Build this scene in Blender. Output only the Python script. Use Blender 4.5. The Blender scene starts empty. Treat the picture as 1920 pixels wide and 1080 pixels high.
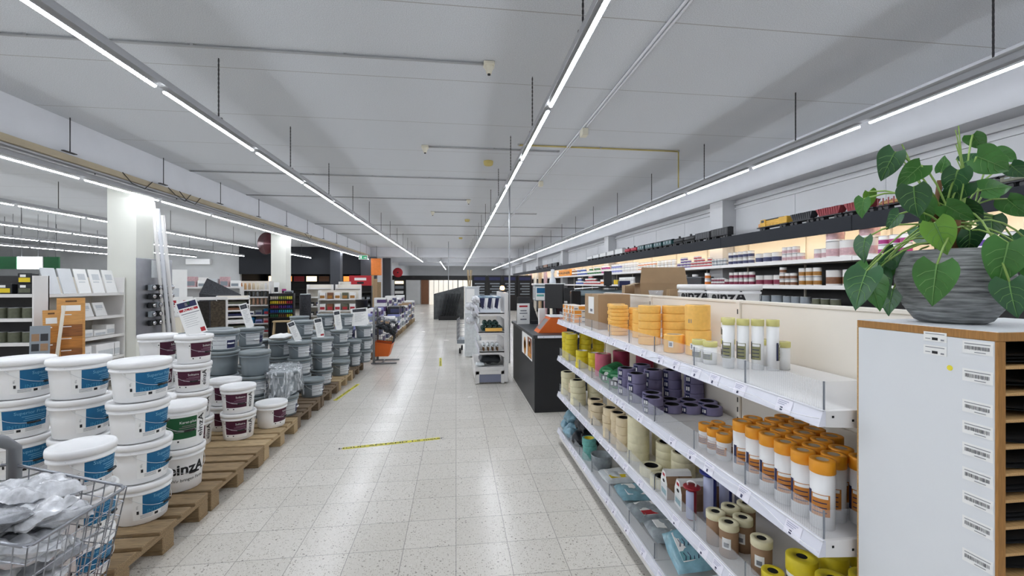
import bpy, math, random
from math import sin, cos, pi, atan2, radians as R
from mathutils import Vector, Matrix, noise
S = bpy.context.scene
COL = S.collection
random.seed(7)
# ---------------------------------------------------------------- camera, world, exposure
cam_data = bpy.data.cameras.new('camera')
cam_data.sensor_width = 36.0
cam_data.lens = 830 / 1920 * 36
cam_data.shift_y = -8 / 1920
cam_data.clip_end = 200
cam = bpy.data.objects.new('camera', cam_data)
COL.objects.link(cam)
cam.location = (0, 0, 1.525)
cam.rotation_euler = (R(90), 0, R(-7.21))
S.camera = cam
world = bpy.data.worlds.new('world'); S.world = world; world.use_nodes = True
world.node_tree.nodes['Background'].inputs[0].default_value = (.8, .9, 1, 1)
world.node_tree.nodes['Background'].inputs[1].default_value = 0.02
vs = S.view_settings
vs.view_transform = 'Standard'; vs.look = 'None'; vs.gamma = 1; vs.use_curve_mapping = False
vs.exposure = 0.43
TUBE_POWER = 51.0
S.cycles.max_bounces = 8; S.cycles.diffuse_bounces = 5; S.cycles.glossy_bounces = 3
S.cycles.transmission_bounces = 6; S.cycles.transparent_max_bounces = 12
S.cycles.sample_clamp_indirect = 4
S.cycles.caustics_reflective = False; S.cycles.caustics_refractive = False

# ---------------------------------------------------------------- materials
def lin(h):
    if isinstance(h, str):
        h = h.lstrip('#'); c = [int(h[i:i+2], 16) / 255 for i in (0, 2, 4)]
    else: c = h
    return tuple(x / 12.92 if x <= .04045 else ((x + .055) / 1.055) ** 2.4 for x in c) + (1,)
MATS = {}
def mat(name, col='#cccccc', rough=.5, metal=0, var=0.0, scale=8, bump=0.0, spec=.5, emit=0, emcol=None, alpha=1, trans=0, coat=0, stretch=None, col2=None, detail=3):
    if name in MATS: return MATS[name]
    m = bpy.data.materials.new(name); m.use_nodes = True
    nt = m.node_tree; b = nt.nodes['Principled BSDF']
    b.inputs['Base Color'].default_value = lin(col)
    b.inputs['Roughness'].default_value = rough
    b.inputs['Metallic'].default_value = metal
    b.inputs['Specular IOR Level'].default_value = spec
    b.inputs['Alpha'].default_value = alpha
    b.inputs['Transmission Weight'].default_value = trans
    b.inputs['Coat Weight'].default_value = coat
    if emit:
        b.inputs['Emission Color'].default_value = lin(emcol or col)
        b.inputs['Emission Strength'].default_value = emit
    if var or bump:
        tc = nt.nodes.new('ShaderNodeTexCoord'); n = nt.nodes.new('ShaderNodeTexNoise')
        n.inputs['Scale'].default_value = scale; n.inputs['Detail'].default_value = detail
        if stretch:
            mp = nt.nodes.new('ShaderNodeMapping'); mp.inputs['Scale'].default_value = stretch
            nt.links.new(tc.outputs['Object'], mp.inputs[0]); nt.links.new(mp.outputs[0], n.inputs['Vector'])
        else: nt.links.new(tc.outputs['Object'], n.inputs['Vector'])
        if var:
            r = nt.nodes.new('ShaderNodeValToRGB'); c = lin(col)
            r.color_ramp.elements[0].position = .3; r.color_ramp.elements[1].position = .7
            r.color_ramp.elements[0].color = tuple(x * (1 - var) for x in c[:3]) + (1,)
            r.color_ramp.elements[1].color = lin(col2) if col2 else tuple(min(1, x * (1 + var * .6)) for x in c[:3]) + (1,)
            nt.links.new(n.outputs[0], r.inputs[0]); nt.links.new(r.outputs[0], b.inputs['Base Color'])
        if bump:
            bp = nt.nodes.new('ShaderNodeBump'); bp.inputs['Strength'].default_value = bump; bp.inputs['Distance'].default_value = .01
            nt.links.new(n.outputs[0], bp.inputs['Height']); nt.links.new(bp.outputs[0], b.inputs['Normal'])
    MATS[name] = m
    return m
def M(name): return MATS[name]

# ---------------------------------------------------------------- mesh builder
class MB:
    def __init__(s): s.v = []; s.f = []; s.m = []; s.sm = []
    def add(s, vs, fs, mi=0, smooth=False, T=None):
        o = len(s.v)
        s.v += [tuple(T @ Vector(p)) if T else tuple(p) for p in vs]
        for f in fs:
            s.f.append([i + o for i in f]); s.m.append(mi); s.sm.append(smooth)
        return s
    def box(s, x0, x1, y0, y1, z0, z1, mi=0, T=None):
        v = [(x, y, z) for x in (x0, x1) for y in (y0, y1) for z in (z0, z1)]
        f = [(0, 1, 3, 2), (4, 6, 7, 5), (0, 4, 5, 1), (2, 3, 7, 6), (0, 2, 6, 4), (1, 5, 7, 3)]
        return s.add(v, f, mi, False, T)
    def bbox(s, x0, x1, y0, y1, z0, z1, b=.004, mi=0, T=None):
        # box with chamfered edges
        xs, ys, zs = (x0, x1), (y0, y1), (z0, z1)
        v = []; idx = {}
        for i in (0, 1):
            for j in (0, 1):
                for k in (0, 1):
                    c = (xs[i], ys[j], zs[k]); d = [b if q == 0 else -b for q in (i, j, k)]
                    for a in range(3):
                        p = [c[t] + (d[t] if t != a else 0) for t in range(3)]
                        idx[(i, j, k, a)] = len(v); v.append(p)
        f = []
        for a in range(3):
            u, w = [(1, 2), (0, 2), (0, 1)][a]
            for e in (0, 1):
                q = []
                for (p, r) in ((0, 0), (1, 0), (1, 1), (0, 1)):
                    k = [0, 0, 0]; k[a] = e; k[u] = p; k[w] = r
                    q.append(idx[(k[0], k[1], k[2], a)])
                if (e == 0) != (a == 1): q.reverse()
                f.append(q)
        for a in range(3):          # edges along axis a
            u, w = [t for t in range(3) if t != a]
            for p in (0, 1):
                for r in (0, 1):
                    k0 = [0, 0, 0]; k0[u] = p; k0[w] = r; k1 = list(k0); k1[a] = 1
                    q = [idx[(*k0, u)], idx[(*k0, w)], idx[(*k1, w)], idx[(*k1, u)]]
                    if (p ^ r) ^ (a == 1): q.reverse()
                    f.append(q)
        for i in (0, 1):
            for j in (0, 1):
                for k in (0, 1):
                    q = [idx[(i, j, k, t)] for t in range(3)]
                    if (i + j + k) % 2 == 0: q.reverse()
                    f.append(q)
        return s.add(v, f, mi, False, T)
    def lathe(s, prof, n=20, mi=0, T=None, smooth=True, cap=True, a0=0, a1=None, mis=None):
        full = a1 is None; a1 = 2 * pi if full else a1
        k = n if full else n + 1
        v = [(r * cos(a0 + (a1 - a0) * i / n), r * sin(a0 + (a1 - a0) * i / n), z) for r, z in prof for i in range(k)]
        o = len(s.v); s.v += [tuple(T @ Vector(p)) if T else p for p in v]
        for j in range(len(prof) - 1):
            for i in range(n):
                i2 = (i + 1) % k
                s.f.append([o + j*k+i, o + j*k+i2, o + (j+1)*k+i2, o + (j+1)*k+i]); s.m.append(mis[j] if mis else mi); s.sm.append(smooth)
        if full and cap:
            if prof[0][0] > 1e-6: s.f.append([o + i for i in range(k)][::-1]); s.m.append(mis[0] if mis else mi); s.sm.append(False)
            if prof[-1][0] > 1e-6: s.f.append([o + (len(prof)-1)*k + i for i in range(k)]); s.m.append(mis[-1] if mis else mi); s.sm.append(False)
        return s
    def cyl(s, x, y, z0, z1, r, n=12, mi=0, r2=None, smooth=True):
        return s.lathe([(r, z0), (r if r2 is None else r2, z1)], n, mi, Matrix.Translation((x, y, 0)), smooth)
    def tube(s, pts, r, n=6, mi=0, closed=False, taper=None):
        pts = [Vector(p) for p in pts]; N = len(pts); rings = []
        up = Vector((0, 0, 1)); prev = None
        for i, p in enumerate(pts):
            if closed: d = pts[(i+1) % N] - pts[i-1]
            else: d = pts[min(i+1, N-1)] - pts[max(i-1, 0)]
            d.normalize()
            if prev is None:
                a = d.cross(up)
                if a.length < .01: a = d.cross(Vector((1, 0, 0)))
            else: a = prev - d * prev.dot(d)
            a.normalize(); prev = a; b = d.cross(a)
            rr = r * (taper[i] if taper else 1)
            rings.append([p + (a * cos(2*pi*k/n) + b * sin(2*pi*k/n)) * rr for k in range(n)])
        v = [q for g in rings for q in g]; f = []
        for i in range(N if closed else N - 1):
            j = (i + 1) % N
            for k in range(n):
                f.append([i*n+k, i*n+(k+1) % n, j*n+(k+1) % n, j*n+k])
        if not closed: f += [list(range(n))[::-1], [(N-1)*n + k for k in range(n)]]
        return s.add(v, f, mi, n > 4)
    def grid(s, fn, nu, nv, mi=0, smooth=True, T=None, closed=False):
        v = [fn(i / nu, j / nv) for i in range(nu + 1) for j in range(nv + 1)]
        f = [(i*(nv+1)+j, (i+1)*(nv+1)+j, (i+1)*(nv+1)+j+1, i*(nv+1)+j+1) for i in range(nu) for j in range(nv)]
        return s.add(v, f, mi, smooth, T)
    def text(s, txt, size, fn, mi=0, ax='CENTER', bold=0, xs=1.0):
        v, f = text_geo(txt, ax, bold)
        return s.add([fn(p[0]*size*xs, p[1]*size) for p in v], f, mi)
    def build(s, name, mats, parent=None, loc=None, rz=0):
        me = bpy.data.meshes.new(name)
        me.from_pydata(s.v, [], s.f)
        for m in (mats if isinstance(mats, (list, tuple)) else [mats]): me.materials.append(m)
        me.polygons.foreach_set('material_index', s.m)
        me.polygons.foreach_set('use_smooth', s.sm)
        me.update()
        o = bpy.data.objects.new(name, me); COL.objects.link(o)
        if parent is not None: o.parent = parent; KIDS.setdefault(parent.name, []).append(o)
        if loc is not None: o.location = loc
        if rz: o.rotation_euler = (0, 0, rz)
        return o
TEXTS = {}
def text_geo(txt, ax='CENTER', bold=0):
    key = (txt, ax, bold)
    if key not in TEXTS:
        cu = bpy.data.curves.new('lettering', 'FONT'); cu.body = txt; cu.align_x = ax; cu.align_y = 'CENTER'
        cu.resolution_u = 2; cu.offset = bold
        ob = bpy.data.objects.new('lettering', cu); COL.objects.link(ob)
        dg = bpy.context.evaluated_depsgraph_get(); dg.update()
        me = bpy.data.meshes.new_from_object(ob.evaluated_get(dg))
        TEXTS[key] = ([tuple(v.co) for v in me.vertices], [list(p.vertices) for p in me.polygons])
        bpy.data.objects.remove(ob); bpy.data.curves.remove(cu); bpy.data.meshes.remove(me)
    return TEXTS[key]

# ---------------------------------------------------------------- scene objects
def tag(o, label, cat, group=None):
    o['label'] = label; o['category'] = cat
    if group: o['group'] = group
    return o
def thing(name, label, cat, loc=(0, 0, 0), rz=0, group=None):
    o = bpy.data.objects.new(name, None); COL.objects.link(o)
    o.empty_display_size = .1
    o.location = loc; o.rotation_euler = (0, 0, rz)
    return tag(o, label, cat, group)
def struct(name, mb, m):
    o = mb.build(name, m); o['kind'] = 'structure'; return o
def dup(root, loc, rz=None, label=None, group=None, scale=None, sub=None):
    r = root.copy(); COL.objects.link(r); r.location = loc
    if rz is not None: r.rotation_euler = (0, 0, rz)
    if scale: r.scale = scale if isinstance(scale, tuple) else (scale,)*3
    if label: r['label'] = label
    if group: r['group'] = group
    def kids(a, b):
        for ch in KIDS.get(a.name, ()):
            c = ch.copy(); COL.objects.link(c); c.parent = b; KIDS.setdefault(b.name, []).append(c)
            kids(ch, c)
    kids(root, r)
    return r
KIDS = {}
def kid(src, parent, loc=None, rz=None):
    # a further copy of a part under the same thing
    c = src.copy(); COL.objects.link(c); c.parent = parent; KIDS.setdefault(parent.name, []).append(c)
    if loc is not None: c.location = loc
    if rz is not None: c.rotation_euler = (0, 0, rz)
    return c
class Proto:
    # the first placement moves the thing itself, later ones are copies of it and of its parts
    def __init__(s, root, cat): s.root = root; s.cat = cat; s.used = False
    def put(s, loc, rz, label, group=None, scale=None):
        if s.used: o = dup(s.root, loc, rz, label, group, scale)
        else:
            o = s.root; s.used = True
            o.location = loc; o.rotation_euler = (0, 0, rz)
            if scale: o.scale = scale if isinstance(scale, tuple) else (scale,)*3
        return tag(o, label, s.cat, group)
ORD = 'first second third fourth fifth sixth seventh eighth ninth tenth eleventh twelfth thirteenth fourteenth fifteenth sixteenth seventeenth eighteenth nineteenth twentieth'.split()
ORD += ['twenty-' + o for o in ORD[:9]] + ['thirtieth'] + ['thirty-' + o for o in ORD[:9]] + ['fortieth'] + ['forty-' + o for o in ORD[:9]]
def lev(i, n):
    """word for level i (0 = lowest) of a stack of n"""
    if n == 1: return 'single'
    if i == 0: return 'lowest'
    if i == n - 1: return 'topmost'
    return ['', 'second', 'third', 'fourth', 'fifth', 'sixth', 'seventh', 'eighth', 'ninth', 'tenth', 'eleventh'][i] + '-level'
def TR(x=0, y=0, z=0, rz=0, rx=0, ry=0):
    return Matrix.Translation((x, y, z)) @ Matrix.Rotation(rz, 4, 'Z') @ Matrix.Rotation(ry, 4, 'Y') @ Matrix.Rotation(rx, 4, 'X')

mat('white_paint', '#e4e4e4', .6, var=.05, scale=3)
mat('white_metal', '#e6e4e2', .38, var=.03, scale=4)
mat('cream_metal', '#e6e0d4', .45, var=.03, scale=4)
mat('white_plastic', '#f8f8f8', .35, var=.02, scale=9)
mat('paper', '#f4f4f2', .7, var=.02)
mat('black', '#151517', .5, var=.1)
mat('black_gloss', '#101012', .25)
mat('charcoal', '#2b2c30', .55, var=.08)
mat('dark_grey', '#3c3f46', .6, var=.06)
mat('grey_plastic', '#7c868c', .42, var=.06, scale=6)
mat('grey_lid', '#828b8e', .4, var=.06, scale=6)
mat('steel', '#9a9ca2', .35, .85, var=.08)
mat('chrome', '#c8c8cc', .2, 1)
mat('grey_metal', '#84878b', .45, .3, var=.06)
mat('dark_wire', '#34373a', .5, .3)
mat('wood', '#98805f', .75, var=.45, scale=5, stretch=(3, 40, 40), bump=.15)
mat('wood_dark', '#7c6953', .75, var=.45, scale=5, stretch=(3, 40, 40), bump=.2)
mat('wood_light', '#b8a07a', .7, var=.36, scale=5, stretch=(3, 40, 40), bump=.15)
mat('cardboard', '#a98d6c', .8, var=.07, scale=12)
mat('cardboard_edge', '#bfa583', .85)
mat('orange', '#d9661f', .5, var=.05)
mat('ink', '#16161a', .6)
mat('ink_grey', '#7d7f86', .7)
mat('yellow', '#e2c71c', .5, var=.06)
mat('red', '#b3202c', .5, var=.06)
mat('teal', '#0a6593', .6, var=.08, scale=20)
mat('teal_light', '#79b4d3', .5)
mat('maroon', '#470b2d', .6, var=.1, scale=20)
mat('green_label', '#08522a', .6, var=.08)
mat('navy', '#1f2450', .5, var=.1)
mat('pale_label', '#cfd3d6', .6, var=.06, scale=30)
mat('cream', '#ded7b6', .75, var=.05, scale=20)
mat('clear_film', '#eef2f6', .15, alpha=.28)
mat('hole', '#0b0b0c', .9)
def clear_mat(name, col, rough=.1, fac=.85, spec=.5):
    m = bpy.data.materials.new(name); m.use_nodes = True; nt = m.node_tree
    nt.nodes.remove(nt.nodes['Principled BSDF'])
    out = nt.nodes['Material Output']
    t = nt.nodes.new('ShaderNodeBsdfTransparent'); t.inputs[0].default_value = (1, 1, 1, 1)
    p = nt.nodes.new('ShaderNodeBsdfPrincipled'); p.inputs['Base Color'].default_value = lin(col); p.inputs['Roughness'].default_value = rough
    mx = nt.nodes.new('ShaderNodeMixShader'); mx.inputs[0].default_value = 1 - fac
    nt.links.new(t.outputs[0], mx.inputs[1]); nt.links.new(p.outputs[0], mx.inputs[2]); nt.links.new(mx.outputs[0], out.inputs[0])
    MATS[name] = m; return m
clear_mat('acrylic', '#dfe4ea', .12, .78)
fm = clear_mat('film', '#eef2f6', .1, .8); nt = fm.node_tree; mx = [n for n in nt.nodes if n.type == 'MIX_SHADER'][0]
tc = nt.nodes.new('ShaderNodeTexCoord'); mp = nt.nodes.new('ShaderNodeMapping'); mp.inputs['Scale'].default_value = (22, 22, 6); ns = nt.nodes.new('ShaderNodeTexNoise'); ns.inputs['Detail'].default_value = 5; ns.inputs['Scale'].default_value = 1
ns.inputs['Distortion'].default_value = 1.5; rp = nt.nodes.new('ShaderNodeValToRGB'); rp.color_ramp.elements[0].position = .46; rp.color_ramp.elements[0].color = (.1, .1, .1, 1); rp.color_ramp.elements[1].position = .66; rp.color_ramp.elements[1].color = (.8, .8, .8, 1)  # noise streaks of glossy white stand in for glints on the film
nt.links.new(tc.outputs['Object'], mp.inputs[0]); nt.links.new(mp.outputs[0], ns.inputs['Vector']); nt.links.new(ns.outputs[0], rp.inputs[0]); nt.links.new(rp.outputs[0], mx.inputs[0])
clear_mat('bag', '#e9eef4', .15, .35)
# ================================================================ room shell
def floor_material():
    m = bpy.data.materials.new('terrazzo_tile'); m.use_nodes = True; nt = m.node_tree; L = nt.links.new
    b = nt.nodes['Principled BSDF']; N = nt.nodes.new
    tc = N('ShaderNodeTexCoord'); sp = N('ShaderNodeSeparateXYZ'); L(tc.outputs['Object'], sp.inputs[0])
    def math_(op, a, v=None, clamp=False):
        n = N('ShaderNodeMath'); n.operation = op; n.use_clamp = clamp
        if hasattr(a, 'links'): L(a, n.inputs[0])
        else: n.inputs[0].default_value = a
        if v is not None:
            if hasattr(v, 'links'): L(v, n.inputs[1])
            else: n.inputs[1].default_value = v
        return n.outputs[0]
    def joint(o, off):
        u = math_('DIVIDE', math_('ADD', o, off), .30)
        fr = math_('FRACT', u)
        d = math_('ABSOLUTE', math_('SUBTRACT', fr, .5))
        return math_('GREATER_THAN', d, .4935), math_('FLOOR', u)
    jx, ix = joint(sp.outputs[0], 30 + .0)
    jy, iy = joint(sp.outputs[1], 30 + .1)
    j = math_('MAXIMUM', jx, jy)
    cid = N('ShaderNodeCombineXYZ'); L(ix, cid.inputs[0]); L(iy, cid.inputs[1])
    wn = N('ShaderNodeTexWhiteNoise'); wn.noise_dimensions = '2D'; L(cid.outputs[0], wn.inputs['Vector'])
    tone = N('ShaderNodeValToRGB'); L(wn.outputs[0], tone.inputs[0])
    tone.color_ramp.elements[0].color = lin('#d6d1c7'); tone.color_ramp.elements[1].color = lin('#e0dbd2')
    def chips(scale, lo, hi, c0, c1, prev):
        vo = N('ShaderNodeTexVoronoi'); vo.voronoi_dimensions = '2D'; vo.inputs['Scale'].default_value = scale; L(tc.outputs['Object'], vo.inputs['Vector'])
        k = math_('LESS_THAN', vo.outputs['Distance'], hi)
        se = N('ShaderNodeSeparateColor'); L(vo.outputs['Color'], se.inputs[0])
        k2 = math_('MULTIPLY', k, math_('GREATER_THAN', se.outputs[0], lo))
        cr = N('ShaderNodeValToRGB'); cr.color_ramp.elements[0].color = lin(c0); cr.color_ramp.elements[1].color = lin(c1)
        L(se.outputs[1], cr.inputs[0])
        mx = N('ShaderNodeMix'); mx.data_type = 'RGBA'; L(k2, mx.inputs[0]); L(prev, mx.inputs[6]); L(cr.outputs[0], mx.inputs[7])
        return mx.outputs[2]
    c = chips(190, .45, .38, '#c0baae', '#e8e4dc', tone.outputs[0])
    c = chips(85, .80, .30, '#a8a297', '#bdb6aa', c)
    c = chips(48, .945, .25, '#8f8a82', '#aaa49a', c)
    mx = N('ShaderNodeMix'); mx.data_type = 'RGBA'; L(j, mx.inputs[0]); L(c, mx.inputs[6]); mx.inputs[7].default_value = lin('#a19d96')
    L(mx.outputs[2], b.inputs['Base Color'])
    no = N('ShaderNodeTexNoise'); no.inputs['Scale'].default_value = 1.3; L(tc.outputs['Object'], no.inputs['Vector'])
    mr = N('ShaderNodeMapRange'); mr.inputs[3].default_value = .16; mr.inputs[4].default_value = .32; L(no.outputs[0], mr.inputs[0])
    L(mr.outputs[0], b.inputs['Roughness'])
    b.inputs['Specular IOR Level'].default_value = .45
    return m
def ceiling_material():
    m = bpy.data.materials.new('stippled_ceiling'); m.use_nodes = True; nt = m.node_tree; L = nt.links.new; N = nt.nodes.new
    b = nt.nodes['Principled BSDF']; b.inputs['Roughness'].default_value = .85; b.inputs['Specular IOR Level'].default_value = .2
    tc = N('ShaderNodeTexCoord'); sp = N('ShaderNodeSeparateXYZ'); L(tc.outputs['Object'], sp.inputs[0])
    def m2(op, a, v):
        n = N('ShaderNodeMath'); n.operation = op; L(a, n.inputs[0]); n.inputs[1].default_value = v; return n.outputs[0]
    fr = m2('FRACT', m2('DIVIDE', m2('ADD', sp.outputs[1], 30.35), 1.2), 0)
    seam = m2('GREATER_THAN', m2('ABSOLUTE', m2('SUBTRACT', fr, .5), 0), .4955)
    n1 = N('ShaderNodeTexNoise'); n1.inputs['Scale'].default_value = 160; n1.inputs['Detail'].default_value = 2; L(tc.outputs['Object'], n1.inputs['Vector'])
    cr = N('ShaderNodeValToRGB'); L(n1.outputs[0], cr.inputs[0])
    cr.color_ramp.elements[0].position = .3; cr.color_ramp.elements[1].position = .7
    cr.color_ramp.elements[0].color = lin('#bcbfc4'); cr.color_ramp.elements[1].color = lin('#dfe3e8')
    mx = N('ShaderNodeMix'); mx.data_type = 'RGBA'; L(seam, mx.inputs[0]); L(cr.outputs[0], mx.inputs[6]); mx.inputs[7].default_value = lin('#a9a9a9')
    L(mx.outputs[2], b.inputs['Base Color'])
    bp = N('ShaderNodeBump'); bp.inputs['Strength'].default_value = .5; bp.inputs['Distance'].default_value = .01
    L(n1.outputs[0], bp.inputs['Height']); L(bp.outputs[0], b.inputs['Normal'])
    return m
FLOOR_M = floor_material(); CEIL_M = ceiling_material()
mat('wall_white', '#c8c9cb', .7, var=.03, scale=2)
mat('wall_grey', '#c9cbcc', .75, var=.06, scale=1.5)
mat('wall_black', '#20232a', .7, var=.1, scale=1)
mat('beam_white', '#d8dadf', .7, var=.03, scale=3)
mat('column_cream', '#e6e7de', .6, var=.03, scale=2)
mat('beige_tray', '#bdb096', .6, var=.12, scale=3)
CZ = 3.55
struct('floor', MB().box(-24.2, 5.3, -3.2, 47.2, -.1, 0), FLOOR_M)
struct('ceiling', MB().box(-24.2, 5.3, -3.2, 47.2, CZ, CZ + .15), CEIL_M)
struct('wall_right', MB().box(5.0, 5.2, -3, 47, 0, CZ), M('wall_white'))
struct('wall_left', MB().box(-24.2, -24, -3, 25.6, 0, CZ), M('wall_white'))
struct('wall_rear', MB().box(-24, 5, -3.2, -3, 0, CZ), M('wall_white'))
struct('wall_back', MB().box(-4.7, 5, 46.5, 46.7, 0, CZ), M('wall_white'))
struct('wall_back_grey', MB().box(-24, -11.6, 25.6, 25.8, 0, CZ), M('wall_grey'))
struct('wall_dark', MB().box(-11.6, -4.9, 25.5, 25.7, 2.05, CZ), M('wall_black'))
struct('wall_alcove', MB().box(-11.8, -4.8, 29, 29.2, 0, CZ), M('wall_black'))
struct('wall_alcove_side', MB().box(-11.8, -11.6, 25.8, 29, 0, CZ), M('wall_black'))
struct('wall_nave_left', MB().box(-4.9, -4.7, 25.7, 46.5, 0, CZ), M('wall_white'))
# long beams under the ceiling, columns on a six metre grid
struct('beam_left', MB().box(-5.24, -4.74, -3, 25.5, 3.0, CZ), M('beam_white'))
struct('beam_right', MB().box(4.7, 5.0, -3, 46.5, 3.02, CZ), M('beam_white'))
struct('beam_cross', MB().box(-4.74, 4.7, 25.5, 25.9, 3.03, CZ), M('beam_white'))
struct('beam_cross_far', MB().box(-4.7, 4.7, 31.4, 31.8, 3.03, CZ), M('beam_white'))
struct('beam_cross_last', MB().box(-4.7, 4.7, 37.4, 37.8, 3.03, CZ), M('beam_white'))
for i, y in enumerate((7.42, 13.4, 19.4)):
    struct('column_left_%d' % (i+1), MB().box(-5.24, -4.84, y, y + .4, 0, 3.0), M('column_cream') if i < 2 else M('dark_grey'))
struct('column_corner', MB().box(-5.2, -4.4, 25.2, 25.7, 0, 3.0), M('dark_grey'))
for i in range(7):
    y = 1.4 + 6 * i
    struct('column_right_%d' % (i+1), MB().box(4.74, 5.0, y, y + .4, 0, 3.02), M('wall_white'))
# wall mouldings between the right-hand columns
tm = MB()
tm.box(4.96, 5.0, -3, 46.5, 2.93, 2.97); tm.box(4.975, 5.0, -3, 46.5, 2.86, 2.885)
struct('trim_1', tm, M('wall_white'))
pj = MB()
for i in range(7):
    for k in (1, 2, 3):
        yy = 1.8 + 6*i + 1.4*k
        pj.box(4.994, 5.0, yy - .004, yy + .004, 2.0, 2.9)
struct('trim_2', pj, M('wall_grey'))

# ================================================================ ceiling lights
mat('tube_light', '#f4f8ff', emit=TUBE_POWER, emcol='#f2f7ff')
mat('track_white', '#a4a6aa', .4, var=.03)
mat('chain_metal', '#4a4a4c', .5, .6)
def light_track(x, y0, gap, y1, zt, label, chain_off, chain_step=1.735, housing=.03, wing=0, top=CZ):
    t = thing('light_track', label, 'ceiling light', (x, y0, zt))
    L_ = y1 - y0
    hb = MB().box(-housing, housing, 0, L_, .03, .078)
    if wing: hb.add([(-wing, 0, .085), (wing, 0, .085), (wing, L_, .085), (-wing, L_, .085), (-housing, 0, .075), (housing, 0, .075), (housing, L_, .075), (-housing, L_, .075)], [(0, 1, 2, 3), (0, 3, 7, 4), (1, 5, 6, 2), (0, 4, 5, 1), (3, 2, 6, 7)])
    hb.build('trunking', M('track_white'), t)
    P = 1.515
    k = math.ceil((y0 - gap) / P - 1)
    src = None
    while gap + k * P < y1 - .3:
        a = max(gap + k * P + .045, y0); b = min(gap + (k+1) * P - .045, y1); k += 1
        if b - a < .25: continue
        if src is None or abs((b - a) - src[1]) > 1e-3:
            mb = MB().lathe([(.004, -(b-a)/2), (.014, -(b-a)/2 + .008), (.014, (b-a)/2 - .008), (.004, (b-a)/2)], 8, 0, Matrix.Rotation(R(90), 4, 'X'))
            for q, f in enumerate(mb.f):        # LED tubes: the lower half shines, the upper half is an aluminium back
                c = [Vector(mb.v[i]) for i in f]; n_ = sum((Vector((v.x, 0, v.z)) for v in c), Vector())
                mb.m[q] = 0 if n_.z < 1e-4 else 1
                mb.sm[q] = False
            o = mb.build('light_tube', [M('tube_light'), M('track_white')], t); src = (o, b - a)
        else:
            o = src[0].copy(); COL.objects.link(o)
        o.location = (0, (a + b) / 2 - y0, 0)
    c0 = None; y = y0 + chain_off
    while y < y1:
        if any(abs(y - q) < .3 for q in (25.7, 31.6, 37.6)): y += .45
        if c0 is None:
            cb = MB(); top_ = top - zt - .005; z = .085; f = 0
            while z < top_ - .002:
                w = .006 if f else .003
                cb.box(-w, w, -(.009 - w), .009 - w, z, min(z + .024, top_)); z += .02; f ^= 1
            cb.box(-.03, .03, -.008, .008, .075, .087)
            c0 = cb.build('chain', M('chain_metal'), t); o = c0
        else:
            o = c0.copy(); COL.objects.link(o)
        o.location = (0, y - y0, 0); y += chain_step
    return t
light_track(.74, -2.5, 3.47, 44, 2.925, 'long white light strip hanging over the middle of the aisle', 1.56)
light_track(-2.11, -2.5, 3.47, 28.6, 2.925, 'long white light strip hanging above the pallets of buckets', 1.56)
light_track(3.56, -2.5, 3.47, 44, 2.925, 'long white light strip hanging in front of the paint wall', 1.56, wing=.065)
light_track(-4.765, -2.5, 3.3, 25.1, 2.87, 'light strip hung below the long white ceiling beam', 2.1, wing=.068, top=3.0)
light_track(-7.8, -2.5, 2.9, 25.2, 2.925, 'light strip beyond the beam, next to the column row', 1.9)
light_track(-10.63, -2.5, 3.2, 23.9, 2.925, 'light strip beyond the beam, between two other strips there', 2.7)
light_track(-13.46, -2.5, 2.6, 25.0, 2.925, 'light strip beyond the beam, third row out from the columns', 2.0)
light_track(-16.3, -2.5, 2.6, 25.0, 2.925, 'light strip beyond the beam, outermost row near the pale wall', 2.0)
light_track(-1.0, 28.5, 28.5, 44, 2.925, 'short light strip at the far end of the aisle', 1.0)
# ================================================================ pallets
def make_pallet(wood):
    t = thing('wooden_pallet', '-', 'pallet')
    W = M(wood)
    def bd(name, w, L_, h, axis):
        mb = MB()
        if axis == 'x': mb.bbox(-L_, 0, 0, w, 0, h, .003)
        else: mb.bbox(-w, 0, 0, L_, 0, h, .003)
        return mb.build(name, W, t)
    wide = bd('deck_board', .145, 1.2, .022, 'x'); wide.location = (0, 0, .122)
    for y in (.3275, .655): kid(wide, t, (0, y, .122))
    nar = bd('deck_board', .1, 1.2, .022, 'x'); nar.location = (0, .186, .122); kid(nar, t, (0, .514, .122))
    br = bd('bearer_board', .145, .8, .022, 'y'); br.location = (0, 0, .1)
    kid(br, t, (-.527, 0, .1)); kid(br, t, (-1.055, 0, .1))
    bl = MB().bbox(-.145, 0, 0, .1, 0, .078, .004).build('block', W, t); bl.location = (0, 0, .022)
    for x in (0, -.527, -1.055):
        for y in (0, .35, .7):
            if x or y: kid(bl, t, (x, y, .022))
    ru = bd('runner_board', .1, 1.2, .022, 'x'); ru.location = (0, 0, 0)
    for y in (.35, .7): kid(ru, t, (0, y, 0))
    return Proto(t, 'pallet')
PAL = [make_pallet('wood'), make_pallet('wood_dark'), make_pallet('wood_light')]
pw = ['brown wooden pallet under the white buckets with teal labels, next to the wire basket',
      'brown wooden pallet under the white bucket with the green label',
      'pale wooden pallet under the small lone white bucket with maroon label',
      'darker wooden pallet in front of the film-wrapped grey buckets',
      'dark wooden pallet under the single grey bucket standing at its edge',
      'pale wooden pallet beside the yellow floor tape, under grey buckets',
      'wooden pallet under the last grey bucket stacks before the orange dump bin']
for i, (k, lb) in enumerate(zip((0, 0, 2, 1, 1, 2, 1), pw)):
    PAL[k].put((-1.63 + random.uniform(-.012, .012), 2.36 + .835*i, 0), R(random.uniform(-.6, .6)), lb, 'pallets along the aisle')
for i in range(9):
    PAL[(1, 0, 2)[i % 3]].put((-1.66, 9.15 + 1.05*i, 0), 0, 'wooden pallet under boxed goods past the orange dump bin, %s from the bin' % ORD[i], 'pallets along the aisle')

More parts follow.
